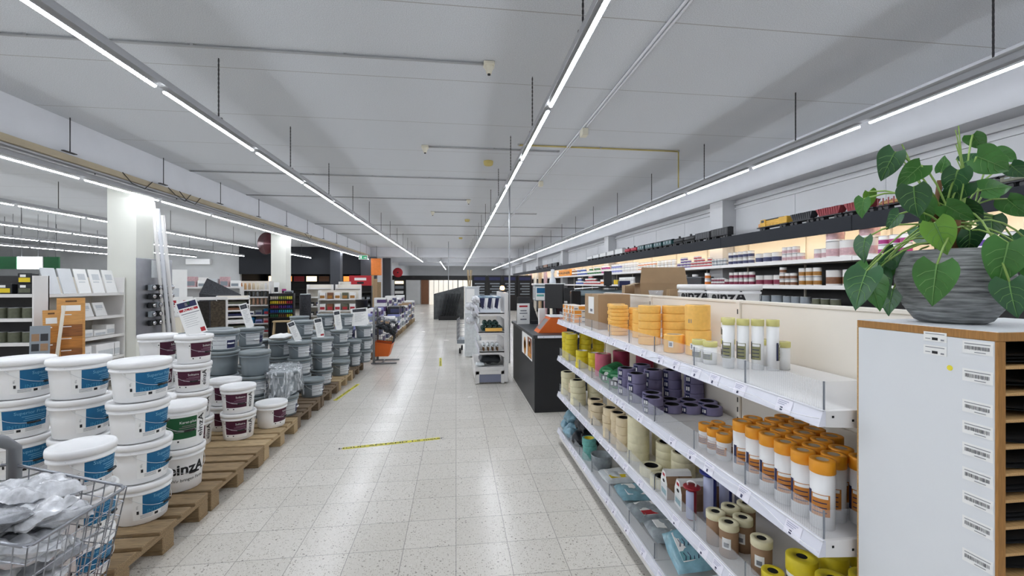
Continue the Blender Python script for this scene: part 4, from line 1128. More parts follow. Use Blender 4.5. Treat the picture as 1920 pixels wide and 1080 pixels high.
def leaf(pos, size, tip, yaw, pitch, m, seed):
    """heart-shaped blade: tip = direction of the tip in degrees (0 right, 270 down), yaw/pitch turn the blade face"""
    rnd = random.Random(seed); pos = Vector(pos)
    toC = (Vector((0, 0, 1.525)) - pos).normalized()
    r_ = camU.cross(toC).normalized(); u_ = toC.cross(r_)
    t = R(tip); ay = (r_*cos(t) + u_*sin(t)); ax = ay.cross(toC).normalized(); n = toC
    q = Matrix.Rotation(R(yaw), 3, ay) @ Matrix.Rotation(R(pitch), 3, ax)
    ax, ay, n = q @ ax, q @ ay, q @ n
    L_ = size*.9; cur = rnd.uniform(.10, .22); fold = rnd.uniform(.10, .26)
    def P(s, t):     # s along the leaf (-.16..1), t across (-1..1)
        yy = -.17*(abs(t)**1.1)*max(0, 1 - s*1.6) * (1 if s < .65 else 0) + s*.93
        hw = .40*(sin(pi*min(1, (s + .06)/1.06)**.62))**.9*(1 - .28*s) if s > -.05 else 0
        if s >= 1: hw = 0
        z = fold*abs(t)*hw - cur*(s - .3)**2 + .025*sin(9*s + 3*t + seed)*abs(t)
        return pos + ax*(t*hw*L_) + ay*((yy - .45)*L_) + n*(z*L_)
    mb = MB().grid(lambda u, v: tuple(P(u, 2*v - 1) - Vector((PX, PY, CT + .001))), 12, 8)
    rib = [P(s, 0) + n*(.012*L_) - Vector((PX, PY, CT + .001)) for s in (0, .2, .4, .6, .8, .95)]
    mb.tube(rib, .0013*L_/.09, 4, 1, taper=[1.3, 1.1, .9, .7, .5, .2])
    for s in (.12, .3, .48):
        for q in (-1, 1): mb.tube([P(s, 0) + n*(.008*L_) - Vector((PX, PY, CT + .001)), P(s + .10, q*.42) + n*(.006*L_) - Vector((PX, PY, CT + .001)), P(s + .24, q*.8) + n*(.004*L_) - Vector((PX, PY, CT + .001))], .0006*L_/.09, 3, 1)
    o = mb.build('leaf', [M(m), M('leaf_vein')], pot)
    base = P(0, 0) - Vector((PX, PY, CT + .001)); root = Vector((rnd.uniform(-.03, .03), rnd.uniform(-.03, .03), .17 + rnd.random()*.1))
    mid = (base + root)/2 + Vector((0, 0, .03 + .25*abs((base - root).length - .05)))
    pts = [root*(1-k)**2 + mid*2*k*(1-k) + base*k*k for k in (0, .2, .4, .6, .8, 1)]
    MB().tube(pts, .0022, 5).build('leaf_stem', M('stem_green'), o)
    # midrib
    return o
LV = [(1.083,.992,1.821,.094,240,20,-20,'leaf_dark'), (1.096,.950,1.787,.080,228,-10,-15,'leaf'), (1.050,.895,1.711,.098,268,15,-25,'leaf_dark'), (1.088,.870,1.627,.095,290,-15,-10,'leaf_lime'), (1.039,.846,1.521,.116,262,10,-15,'leaf'),
 (1.171,.910,1.763,.080,258,-5,-20,'leaf_dark'), (1.152,.882,1.688,.080,310,25,-20,'leaf'), (1.266,.898,1.810,.104,332,-15,-35,'leaf'), (1.347,.989,1.892,.066,285,20,-30,'leaf'), (1.486,1.022,1.869,.065,330,-30,-20,'leaf'), (1.450,.976,1.817,.066,300,10,-30,'leaf_dark'),
 (1.164,.810,1.566,.116,262,-10,-5,'leaf'), (1.161,.791,1.491,.095,275,15,-10,'leaf_dark'), (1.056,.955,1.676,.062,215,30,-35,'leaf_dark'), (1.020,1.0,1.715,.060,258,30,-10,'leaf'), (1.093,1.051,1.748,.056,285,-35,-20,'leaf_lime'),
 (1.005,.982,1.608,.074,272,40,10,'leaf_dark'), (.960,.947,1.511,.118,262,25,15,'leaf_dark'), (1.032,.978,1.501,.106,278,-30,15,'leaf'), (1.109,1.009,1.478,.084,265,30,10,'leaf_dark'), (1.109,1.009,1.580,.080,240,-20,20,'leaf_dark'),
 (1.387,.933,1.712,.084,300,20,-20,'leaf'), (1.256,1.0,1.837,.058,60,30,-30,'leaf'), (1.393,.993,1.673,.098,250,20,-45,'leaf_dark'), (1.189,.979,1.684,.085,240,-20,-30,'leaf_dark'), (1.453,1.026,1.762,.034,280,20,0,'leaf'), (1.506,1.019,1.615,.1,285,-20,-10,'leaf_dark'), (1.102,1.03,1.542,.085,250,-25,10,'leaf'),
 (1.23,.96,1.75,.075,200,30,-50,'leaf_dark'), (1.32,.93,1.76,.085,20,-20,-45,'leaf'), (1.40,.9,1.6,.09,300,20,-10,'leaf'), (1.22,1.03,1.66,.09,150,10,-40,'leaf_dark'), (1.20,.90,1.62,.085,285,-25,-35,'leaf_dark'), (1.0,.99,1.54,.09,250,45,20,'leaf'), (1.07,.99,1.52,.085,285,35,5,'leaf_dark'), (1.05,1.0,1.56,.08,225,-35,0,'leaf_dark'), (1.14,.95,1.70,.08,265,15,-30,'leaf'), (1.19,.93,1.74,.085,240,-25,-25,'leaf_dark'), (1.25,.93,1.70,.08,290,30,-30,'leaf_dark'), (1.30,.96,1.84,.07,30,-20,-40,'leaf_dark'), (1.33,.85,1.54,.1,285,20,0,'leaf')]
for i, a in enumerate(LV): leaf(a[:3], a[3], *a[4:], seed=i + 3)
tw = MB()
for i in range(7):
    a = 2.1*i; tw.tube([(.02*cos(a), .02*sin(a), .25), (.05*cos(a), .05*sin(a), .33), (.055*cos(a + .3) - .04, .06*sin(a), .40 + .012*i)], .0014, 4)
tw.build('young_shoot', M('stem_green'), pot)

# ================================================================ checkout counter
ct = thing('checkout_counter', 'black checkout counter with dark worktop at the end of the tape shelves', 'counter', (.9, 5.12, 0))
mb = MB().bbox(.02, .56, .03, 2.0, 0, .88, .004); mb.build('counter_body', mat('counter_black', '#1c1d20', .45, var=.1, scale=6), ct)
MB().bbox(0, .58, 0, 2.05, .88, .92, .004).build('worktop', mat('counter_top', '#34373c', .4, var=.08, scale=6), ct)
r_ = MB().bbox(.05, .57, -.012, .0, .885, .912, .002)
for k in range(4): r_.box(.12 + .13*k, .126 + .13*k, -.0126, -.012, .895, .901, 1)
r_.build('price_rail', [M('rail_white'), M('ink')], ct)
mat('print_brown', '#8a4a25', .5, var=.4, scale=25); mat('print_amber', '#d08a2e', .5, var=.4, scale=25)
po = MB(); po.box(-.004, 0, .2, 1.0, .58, .87, 0)
def disk(cx, cz, r, mi, sq=1.0): po.add([(-.0048, cx + r*cos(k*pi/8), cz + sq*r*sin(k*pi/8)) for k in range(16)], [list(range(16))[::-1]], mi)
po.box(-.0045, -.004, .22, .53, .6, .85, 1); disk(.75, .70, .10, 2, 1.2); disk(.38, .72, .09, 2); disk(.75, .72, .06, 1); disk(.38, .78, .05, 3); po.box(-.0047, -.004, .24, .5, .61, .66, 2)
o = po.build('poster', [M('paper'), M('print_brown'), M('print_amber'), M('paper')]); o.location = (.918, 5.1, 0); tag(o, 'glossy poster of brown and amber drinks on the black counter front', 'poster')
ow = thing('scanner_stand', 'orange wedge shaped housing with white top on the checkout counter', 'scanner', (1.0, 5.34, .921), 0)
wd = MB(); Q = [(0, 0), (.36, 0), (.35, .19), (.16, .19)]
wd.add([(x, 0, z) for x, z in Q] + [(x, .3, z) for x, z in Q], [(0, 1, 2, 3), (7, 6, 5, 4), (0, 3, 7, 4), (1, 5, 6, 2), (2, 6, 7, 3), (0, 4, 5, 1)]); wd.build('housing', M('orange'), ow)
MB().bbox(.15, .355, -.01, .31, .19, .205, .003).build('top_plate', M('white_plastic'), ow)
T = Matrix.Translation((0, 0, 0)); dx, dz = .16, .19; ln = math.hypot(dx, dz)
def sl_(s, t, d_): return (dx*s - dz/ln*d_, .03 + .24*t, dz*s + dx/ln*d_)
MB().add([sl_(.2, 0, .002), sl_(.2, 1, .002), sl_(.85, 1, .002), sl_(.85, 0, .002)], [(0, 3, 2, 1)]).build('window', M('grey_metal'), ow)
def sign_card(x, y, z, w, h, rz, label, head='red', txt=None):
    t = thing('sign_card', label, 'sign', (x, y, z), R(rz))
    MB().bbox(-w/2, w/2, -.004, .004, 0, h, .001).build('card', M('paper'), t)
    p = MB(); rows = ((.82, .9, .66, 0), (.62, .67, .5, 1), (.5, .55, .62, 1), (.36, .4, .1, 1), (.2, .26, .5, 1))
    for a, b_, q, mi in rows: p.box(-w*q/2, w*q/2, -.0052, -.004, h*a, h*b_, mi)
    p.build('print', [M(head), M('ink_grey')], t)
sign_card(1.0, 6.55, .921, .2, .31, 12, 'white upright sign card with red heading on the checkout counter')
mt = thing('till_terminal', 'black slanted till screen behind the white sign card', 'till', (1.1, 6.72, .921), R(10))
MB().add([(-.15, -.1, 0), (.15, -.1, 0), (.15, .12, 0), (-.15, .12, 0), (-.15, .05, .4), (.05, .05, .4), (.05, .1, .4), (-.15, .1, .4)], [(3, 2, 1, 0), (0, 1, 5, 4), (1, 2, 6, 5), (2, 3, 7, 6), (3, 0, 4, 7), (4, 5, 6, 7)]).build('screen_housing', M('black'), mt)
MB().bbox(.0, .28, -.14, .02, 0, .05, .006).build('keypad', M('charcoal'), mt)
# tinting machines and screens behind the counter
mat('machine_grey', '#8fa0a8', .4, var=.05); mat('machine_dark', '#2b3036', .45, var=.08)
tm_ = thing('tinting_machine', 'grey paint tinting machine with white top and small posters behind the counter', 'machine', (1.42, 6.85, 0), R(-6))
MB().bbox(-.2, .25, -.15, .35, 1.26, 1.5, .01).build('cabinet_head', M('machine_grey'), tm_)
MB().bbox(-.22, .27, -.17, .37, 1.5, 1.53, .008).build('top_cover', M('white_plastic'), tm_)
MB().bbox(.12, .25, .0, .3, .0, 1.26, .006).build('pedestal', mat('machine_maroon', '#3a1f24', .5), tm_)
p = MB(); p.box(-.19, -.02, -.1525, -.151, 1.27, 1.48, 0); p.box(-.17, -.04, -.154, -.1525, 1.38, 1.46, 1); p.box(-.17, -.06, -.154, -.1525, 1.33, 1.36, 2); p.build('poster', [M('paper'), M('teal'), M('tape_teal')], tm_)
p = MB(); p.box(-.202, -.2005, -.13, .1, 1.28, 1.48, 0); p.box(-.2035, -.202, -.06, -.02, 1.3, 1.46, 1); p.box(-.2035, -.202, .02, .05, 1.3, 1.46, 2); p.build('side_poster', [M('paper'), M('maroon'), M('navy')], tm_)
bo = thing('spray_bottle', 'clear bottle standing on the grey tinting machine', 'bottle', (1.52, 6.88, 1.531)); MB().lathe([(0, 0), (.05, 0), (.055, .01), (.05, .06), (.022, .1), (.02, .16), (.03, .17), (.03, .22), (0, .225)], 16, cap=False).build('bottle_body', M('bag'), bo); MB().lathe([(0, .001), (.044, .001), (.046, .05), (0, .05)], 14, cap=False).build('liquid', M('sheet_white'), bo)
t2 = thing('tinting_machine', 'long low tinting machine with white curved cover behind the black screens', 'machine', (1.95, 5.9, 0), R(-8))
MB().bbox(-.36, .55, -.2, .4, .0, 1.36, .01).build('cabinet_body', M('machine_dark'), t2)
MB().bbox(-.44, .57, -.22, .42, 1.36, 1.44, .02).build('cover_side', M('machine_grey'), t2)
MB().grid(lambda u, v: (-.45 + 1.03*u, -.23 + .66*v, 1.44 + .035*sin(pi*u)), 10, 2).build('top_cover', M('white_plastic'), t2)
def monitor(x, y, z, w, h, rz, label, stand=.2, base=True):
    t = thing('computer_screen', label, 'screen', (x, y, z), R(rz))
    MB().bbox(-w/2, w/2, -.02, .02, stand, stand + h, .006).build('screen_housing', M('black'), t)
    MB().box(-w*.3, w*.3, .02, .04, stand + h*.2, stand + h*.8).build('back_cover', M('charcoal'), t)
    MB().bbox(-.025, .025, .0, .03, 0.0, stand + .05, .004).build('stand', M('black'), t)
    MB().bbox(-.11, .11, -.07, .1, 0, .015, .004).build('foot', M('charcoal'), t)
monitor(1.32, 5.87, .921, .30, .33, -48, 'black till screen turned sideways beside the grey tinting machine', .27)
monitor(1.445, 5.56, .921, .13, .17, -20, 'small black card terminal screen between the two tinting machines', .38)
monitor(1.98, 5.62, 1.48, .1, .19, -30, 'narrow black screen standing on the low tinting machine', .02)
s_ = thing('black_tray', 'flat black tray under the narrow screen on the low machine', 'tray', (2.02, 5.66, 1.471), R(-8)); MB().bbox(-.13, .28, -.07, .1, 0, .012, .004).build('tray_base', M('black'), s_)
bx = MB().bbox(-.07, .07, -.05, .05, 0, .08, .004).build('dark_carton', M('navy')); bx.location = (2.22, 5.66, 1.484); bx.rotation_euler[2] = R(-8); tag(bx, 'small dark blue carton next to the narrow black screen', 'box')
kb = thing('card_reader', 'black card reader on a swivel arm above the counter', 'card reader', (1.445, 5.27, .921)); MB().tube([(0, 0, 0), (0, 0, .34)], .016, 8).build('pole', M('black'), kb); MB().bbox(-.06, .06, -.05, .03, .34, .52, .01).build('reader_body', M('black_gloss'), kb); MB().lathe([(.07, 0), (.07, .012), (.02, .02)], 16).build('foot', M('charcoal'), kb)
rc = MB().bbox(-.045, .045, -.015, .015, 0, .28, .002).build('leaflet_stand', M('paper')); rc.location = (1.12, 5.74, .921 + .001); rc.rotation_euler[2] = R(20); tag(rc, 'narrow white leaflet stand behind the orange housing', 'leaflet')
tg = MB()
for k in range(5): tg.tube([(.05*sin(k), 0, .3 - .03*k), (.03 + .02*k, -.02, .16), (-.04 + .03*k, -.03 - .01*k, .04), (.1 - .05*k, .02*k, .006)], .006, 5)
o = tg.build('cable_bunch', M('black')); o.location = (1.26, 5.72, .922); tag(o, 'bunch of black cables hanging below the sideways till screen', 'cable')
# white ceiling poles
for x, y, zb, lb in ((1.02, 8.45, 0, 'thin white pole from floor to ceiling behind the white end shelf'), (-.36, 21.5, 0, 'thin white pole from floor to ceiling further down the aisle')):
    o = MB().cyl(0, 0, zb, CZ - .005, .016, 10).build('cable_pole', M('track_white')); o.location = (x, y, 0); tag(o, lb, 'pole')

# ================================================================ white end gondola next to the counter
eg = thing('gondola_shelving', 'white narrow shelf unit with brushes and rollers beside the black counter', 'shelving', (.3, 6.7, 0))
L_ = 1.3
MB().bbox(.43, .49, 0, L_, .03, 1.39, .004).build('back_panel', M('white_metal'), eg)
for z, x0 in ((1.085, .04), (.80, .04), (.50, .05)):
    s_ = MB(); s_.bbox(x0, .43, 0, L_, z - .02, z, .002); s_.bbox(x0, .43, .0, .012, z - .05, z, .002)
    s_.add([(.43, .006, z - .05), (.43, .006, z - .1), (.36, .006, z - .05), (.43, .001, z - .05), (.43, .001, z - .1), (.36, .001, z - .05)], [(3, 5, 4), (0, 1, 2), (5, 2, 1, 4)])
    so = s_.build('shelf_board', M('white_metal'), eg)
    MB().box(x0 - .012, x0, 0, L_, z - .045, z + .06).build('price_rail', M('rail_white'), so)
b_ = MB(); b_.bbox(-.01, .43, 0, L_, .2, .26, .004); b_.bbox(-.005, .43, .0, .02, .15, .2, .003); b_.bbox(-.01, .05, .0, .03, .015, .2, .003); b_.bbox(.38, .43, 0, .03, .015, .2, .003); b_.bbox(-.012, .0, .0, L_, .03, .2, .003)
b_.build('base', M('white_metal'), eg); MB().box(.05, .38, .008, .012, .03, .15).build('kick_panel', mat('kick_grey', '#7d8196', .5), eg)
for x in (.0, .42): MB().cyl(x, .04, 0, .03, .015, 8).build('levelling_foot', M('white_plastic'), eg)
mat('brush_pack', '#8fa7bb', .25, var=.4, scale=30, coat=.4); mat('roller_dark', '#27433f', .7, var=.4, scale=40)
for i in range(7):
    t = thing('brush_pack', 'blue and white hanging brush pack on the end shelf top, %s from the front' % ORD[i], 'brush pack', (.38, 6.76 + .1*i, 1.0855), 0, 'brush packs on the end shelf')
    v = MB()
    v.bbox(-.02, .30, -.012, .012, .0, .05, .004); v.build('pack_foot', M('bag'), t)
    b2 = MB()
    for k in range(5):
        x = .01 + .055*k
        b2.add([(x + .02, -.008, .04), (x - .006, -.008, .22), (x + .046, -.008, .22), (x + .02, .008, .04), (x - .006, .008, .22), (x + .046, .008, .22)], [(0, 2, 1), (3, 4, 5), (0, 1, 4, 3), (0, 3, 5, 2), (1, 2, 5, 4)], k % 2)
    b2.build('brush_row', [M('navy'), M('white_plastic')], t)
    MB().bbox(-.02, .30, -.014, .014, .22, .245, .003).build('pack_header', M('brush_pack'), t)
for k in range(2):
    for j in range(4):
        o = MB().lathe([(.012, 0), (.036, .002), (.04, .01), (.04, .11), (.036, .118), (.012, .12)], 14, 0, TR(0, 0, 0, 0, R(-90)), cap=False).build('roller_sleeve', M('roller_dark')); o.location = (.42 + .083*j, 6.74 + .13*k, .80 + .0415 + (0 if j else 0)); tag(o, 'dark green roller sleeve on the second shelf, %s row, %s from the aisle' % (('front', 'second')[k], ORD[j]), 'roller', 'dark roller sleeves')
        o2 = o.copy(); COL.objects.link(o2); o2.location = (.445 + .08*j if j < 3 else .42, 6.75 + .13*k, .80 + .118); o2['label'] = 'dark green roller sleeve in the upper layer, %s row, %s from the aisle' % (('front', 'second')[k], ORD[j])
        if j == 3: bpy.data.objects.remove(o2)
o = MB().bbox(0, .26, 0, .02, 0, .05, .003).build('wooden_brush', M('tape_orange')); o.location = (.44, 6.705, .8005); tag(o, 'orange ended flat wooden brush lying before the dark rollers', 'brush')
for j in range(4):
    t = thing('paint_roller', 'silvery paint roller on the third shelf, %s from the aisle' % ORD[j], 'roller', (.42 + .07*j, 6.74, .5005), 0, 'silvery paint rollers')
    MB().lathe([(.01, 0), (.028, .003), (.028, .2), (.01, .203)], 12, 0, TR(0, 0, .085, 0, R(-90)), cap=False).build('sleeve', M('sheet_white'), t); MB().bbox(-.012, .012, 0, .2, 0, .055, .004).build('handle', M('bark'), t)
o = pillow(MB(), .34, .5, .13, 20, .15, seed=91, crumple=.02).build('black_bag', M('net_black')); o.location = (.52, 7.0, .345); tag(o, 'pile of black plastic wrapped sheets on the lowest end shelf', 'bag')
o = pillow(MB(), .14, .2, .06, 8, .2, seed=92).build('white_pack', M('sheet_white')); o.location = (.365, 6.82, .292); tag(o, 'small white pack at the corner of the lowest end shelf', 'pack')
dl = thing('display_lamp', 'small display with warm glowing bulb on top of the end shelf', 'lamp', (.76, 7.3, 1.391)); MB().bbox(-.03, .03, -.2, .3, 0, .03, .004).build('lamp_base', M('black'), dl)
for k, y in enumerate((-.1, .1)): MB().lathe([(0, .03), (.02, .035), (.03, .06), (.02, .09), (0, .1)], 10, 0, Matrix.Translation((0, y, 0)), cap=False).build('bulb', mat('bulb_warm', '#ffb060', emit=14, emcol='#ffb46a'), dl)
# ================================================================ paint wall on the right
HX, WXB = 4.45, 4.985
mat('fascia', '#202329', .7, spec=.25, var=.06, scale=2); mat('shelf_cream', '#efe8d8', .6, var=.03, scale=3); mat('shelf_dark', '#3b3a3a', .7, var=.1)
mat('led_warm', '#ffe8c8', emit=17.0, emcol='#ffe9cc')
BAYS = [(2.0 + 1.25*i) for i in range(26)]
for i in range(13):
    y0, y1 = 2.0 + 2.5*i, 2.0 + 2.5*(i + 1) - .006
    far = y0 > 18
    t = thing('wall_shelving', 'wall shelving bay with dark fascia and warm lit top, %s bay from the plant' % ORD[i], 'shelving', (0, y0, 0), 0, 'paint wall bays')
    W = y1 - y0
    MB().bbox(HX, HX + .03, 0, W, 2.13, 2.305, .003).build('fascia_board', M('fascia'), t)
    MB().box(HX + .03, 4.99, 0, W, 2.285, 2.305).build('top_board', M('shelf_dark'), t)
    b_ = MB(); b_.box(WXB - .01, WXB, 0, W, 1.80, 2.28, 0); b_.box(WXB - .01, WXB, 0, W, .05, 1.80, 1); b_.build('back_panel', [M('shelf_cream'), M('shelf_dark')], t)
    MB().box(4.62, 4.66, .02, W - .02, 2.268, 2.284).build('led_strip', M('led_warm'), t)
    for z in ((1.835, 1.50, 1.2, .8, .4) if not far else (1.835, 1.5)):
        s_ = MB(); s_.bbox(HX + .02, WXB - .01, 0, W, z - .028, z, .002); s_.bbox(HX + .005, HX + .02, 0, W, z - .045, z + .005, .002); s_.build('shelf_board', M('white_metal'), t)
    for yy in ((0, W/2) if not far else (0,)):
        MB().box(WXB - .03, WXB - .01, yy + .005, yy + .03, .05, 2.28).build('upright', M('shelf_cream'), t)
    MB().box(4.5, WXB, 0, W, 0, .08).build('plinth', M('black'), t)

mat('tin_metal', '#a9abae', .3, .8); mat('tin_white', '#dcdad7', .4); mat('tin_grey', '#8b939a', .4, var=.05); mat('tin_maroon', '#7e2440', .45, var=.1, scale=30); mat('tin_red', '#b02a35', .45, var=.1, scale=30); mat('tin_blue', '#2f4fa0', .45, var=.1, scale=30); mat('tin_green', '#2c6e3c', .45, var=.1, scale=30)
mat('tin_gold', '#a8742f', .45, var=.2, scale=30); mat('tin_brown', '#7d5236', .45, var=.2, scale=30); mat('tin_pink', '#c9a5a8', .45, var=.2, scale=30); mat('tin_navy', '#3a3e62', .45, var=.15, scale=30); mat('tin_olive', '#5d604d', .45, var=.2, scale=30); mat('tin_violet', '#5a3a92', .45, var=.1); mat('tin_orange', '#dd7a2a', .45, var=.1); mat('tin_lilac', '#8d93c8', .45); mat('tin_yellow', '#e0bd25', .45); mat('tin_magenta', '#a8327c', .45)
CANS = {}
def can(r, h, band, top='tin_white', handle=False, lid='tin_metal', lo=.12, hi=.55):
    key = (r, h, band, top, handle, lid)
    if key in CANS: return CANS[key]
    t = thing('paint_tin', '-', 'paint tin')
    MB().lathe([(r - .002, 0), (r, .003), (r*.985, .005), (r*.985, h*lo), (r*.985, h*hi), (r*.985, h - .008), (r, h - .005), (r - .001, h - .001), (r - .006, h), (r - .009, h - .004)], 16, mis=[2, 2, 0, 1, 0, 2, 2, 2, 2], cap=True).build('can_body', [M(top), M(band), M(lid)], t)
    MB().lathe([(r - .009, h - .004), (r*.6, h - .003), (0, h - .003)], 14, cap=False).build('lid', M(lid), t)
    if handle:
        MB().tube([((r + .003)*cos(a), (r + .003)*sin(a), h*.62 - .28*h*sin((a - pi/2 - .2)/(pi - .4)*pi) ) for a in [pi/2 + .2 + (pi - .4)*k/10 for k in range(11)]], .0022, 5).build('handle', M('white_metal'), t)
    CANS[key] = Proto(t, 'paint tin')
    return CANS[key]
def cans(p, r, h, z, y, n, lv, adj, where, x=None, step=None, rows=1, noun='tin'):
    step = step or 2*r + .006
    x = x or 4.482 + r
    for k in range(n):
        L = lv[k] if isinstance(lv, (list, tuple)) else lv
        for j in range(L):
            lab = '%s %s, %s of %s stack from the plant end, %s' % (adj, noun, lev(j, L), ORD[k], where) if L > 1 else '%s %s standing unstacked, %s from the plant end, %s' % (adj, noun, ORD[k], where)
            p.put((x + random.uniform(-.004, .004), y + k*step, z + .001 + j*(h + .0005)), R(random.uniform(-25, 25) + 200), lab, '%s tins %s' % (adj, where))
U, Lo, Th = 1.835, 1.50, 1.20
wu, wl, wt = 'upper wall shelf', 'second wall shelf', 'third wall shelf'
# ordinals run away from the plant
cans(can(.095, .20, 'tin_pink', handle=True), .095, .20, U, 4.40, 1, [2], 'big pinkish', wu + ' behind leaves')
cans(can(.095, .20, 'tin_pink', handle=True), .095, .20, U, 4.655, 2, [1, 2], 'big pinkish', wu)
cans(can(.055, .125, 'tin_pink'), .055, .125, U, 4.93, 2, 1, 'medium pinkish', wu)
cans(can(.045, .095, 'tin_pink'), .045, .095, U, 5.32, 4, [1, 2, 2, 2], 'small pinkish', wu)
cans(can(.072, .14, 'tin_navy', handle=True), .072, .14, U, 5.80, 3, 1, 'dark banded', wu, step=.175)
cans(can(.046, .10, 'tin_navy'), .046, .10, U, 6.32, 5, 2, 'navy banded', wu, step=.125)
cans(can(.036, .06, 'tin_grey'), .036, .06, U, 6.96, 5, 2, 'small grey banded', wu, step=.086)
cans(can(.04, .052, 'tin_red', lo=.1, hi=.5), .04, .052, U, 7.44, 6, [3, 2, 3, 4, 4, 2], 'flat red banded', wu, step=.115)
cans(can(.04, .052, 'tin_violet', lo=.1, hi=.5), .04, .052, U, 8.15, 4, [3, 4, 4, 2], 'flat violet banded', wu, step=.13)
cans(can(.045, .10, 'tin_white', 'paper'), .045, .10, U, 8.75, 5, 2, 'white', wu, step=.17)
cans(can(.045, .10, 'tin_orange', 'paper', lo=.3, hi=.5), .045, .10, U, 9.65, 6, 2, 'orange banded', wu, step=.17)
cans(can(.06, .12, 'tin_white', 'paper'), .06, .12, U, 10.75, 5, 2, 'broad white', wu, step=.2)
cans(can(.06, .12, 'tin_lilac', 'paper'), .06, .12, U, 11.8, 5, [2, 2, 2, 2, 1], 'lilac banded', wu, step=.2)
cans(can(.07, .12, 'tin_magenta', 'paper'), .07, .12, U, 12.9, 3, 2, 'pink banded', wu, step=.2)
cans(can(.07, .12, 'tin_green', 'paper'), .07, .12, U, 13.55, 6, [1, 2, 2, 1, 2, 1], 'green banded', wu, step=.25)
cans(can(.07, .12, 'tin_blue', 'paper'), .07, .12, U, 15.1, 5, [1, 2, 2, 1, 2], 'blue banded', wu, step=.24)
cans(can(.07, .12, 'tin_brown', 'paper'), .07, .12, U, 16.35, 3, [2, 1, 2], 'brown banded', wu, step=.24)
# tins beyond the leaves, seen between them
cans(can(.05, .10, 'tin_magenta', 'paper'), .05, .10, U, 3.95, 3, 2, 'magenta banded', wu + ' among leaves', step=.12)
cans(can(.06, .12, 'tin_violet', 'paper'), .06, .12, U, 2.95, 4, [2, 1, 2, 1], 'violet banded', wu + ' beyond plant', step=.16)
# second shelf
cans(can(.085, .19, 'tin_brown', handle=True), .085, .19, Lo, 4.62, 2, 1, 'big brown banded', wl, step=.23)
cans(can(.047, .115, 'tin_gold'), .047, .115, Lo, 5.06, 3, 2, 'gold banded', wl, step=.12)
cans(can(.045, .085, 'tin_brown'), .045, .085, Lo, 5.45, 3, [2, 2, 3], 'small brown banded', wl, step=.10)
cans(can(.075, .15, 'tin_maroon', handle=True), .075, .15, Lo, 5.76, 3, 1, 'big maroon banded', wl, step=.19)
cans(can(.046, .105, 'tin_maroon'), .046, .105, Lo, 6.30, 6, [2, 2, 2, 2, 2, 1], 'maroon banded', wl, step=.125)
cans(can(.035, .062, 'tin_maroon'), .035, .062, Lo, 6.99, 5, 2, 'small maroon banded', wl, step=.083)
cans(can(.052, .11, 'tin_orange', 'paper'), .052, .11, Lo, 7.52, 1, 2, 'orange banded', wl)
dk = thing('display_case', 'long black case with rounded lid on the second wall shelf', 'display case', (4.5, 7.68, Lo + .001)); MB().bbox(0, .3, 0, 1.05, 0, .13, .006).build('case_body', M('charcoal'), dk); MB().bbox(-.01, .31, -.01, 1.06, .13, .155, .008).build('case_lid', mat('lid_grey', '#5d6066', .4), dk)
cans(can(.06, .05, 'tin_white', 'paper'), .06, .05, Lo + .156, 7.95, 2, 1, 'flat white', 'on the black case', step=.4)
cans(can(.045, .1, 'tin_white', 'paper'), .045, .1, Lo, 10.9, 8, 2, 'white', wl, step=.125)
cans(can(.05, .14, 'tin_yellow', 'tin_yellow'), .05, .14, Lo, 12.05, 2, 1, 'yellow', wl, step=.16)
cans(can(.06, .16, 'tin_orange', 'paper'), .06, .16, Lo, 12.9, 4, 1, 'orange banded tall', wl, step=.16)
cans(can(.06, .10, 'tin_red', 'paper'), .06, .10, Lo, 13.65, 9, [1, 1, 2, 2, 3, 3, 2, 2, 1], 'red banded', wl, step=.2)
cans(can(.065, .12, 'tin_blue', 'paper'), .065, .12, Lo, 15.5, 4, [1, 2, 2, 1], 'blue banded', wl, step=.25)
# third shelf
cans(can(.062, .155, 'tin_grey', 'tin_grey', True), .062, .155, Th, 5.27, 3, 1, 'grey', wt + ' by the olive ones', step=.155)
cans(can(.09, .16, 'tin_grey', 'tin_grey', True), .09, .16, Th, 5.80, 1, 1, 'broad grey', wt)
cans(can(.062, .155, 'tin_grey', 'tin_grey', True), .062, .155, Th, 6.0, 6, 1, 'grey', wt + ' past the broad one', step=.17)
cans(can(.055, .14, 'tin_olive', 'tin_olive'), .055, .14, Th, 4.8, 3, 1, 'olive', wt, step=.14)
# orange machine carton far along the upper shelf
wg = thing('machine_carton', 'bright orange carton with black lettering on the upper wall shelf', 'box', (4.462, 17.1, U + .006)); MB().bbox(0, .35, 0, 2.3, 0, .26, .004).build('carton_body', M('box_amber'), wg)
p = MB(); T = TR(-.003, 1.0, .12, R(-90)); p.text('WAGNER', .26, lambda a, b: tuple(T @ Vector((a*1.9, 0, b*.5))), 0, bold=.02); p.box(-.003, -.001, 1.85, 2.25, .01, .25, 1); p.build('print', [M('ink'), M('paper')], wg)
# far bays: wallpaper sample panels
for i in range(9):
    y = 19.8 + 1.45*i
    o = MB().bbox(0, .06, 0, .62, 0, 2.1, .005).build('wallpaper_sample', M(('shelf_cream', 'tin_pink', 'cardboard_edge')[i % 3])); o.location = (4.37, y, .0); 
    tag(o, 'tall %s sample panel on the far paint wall, %s from the orange carton' % (('cream', 'pinkish', 'tan')[i % 3], ORD[i]), 'sample panel', 'sample panels on the paint wall')

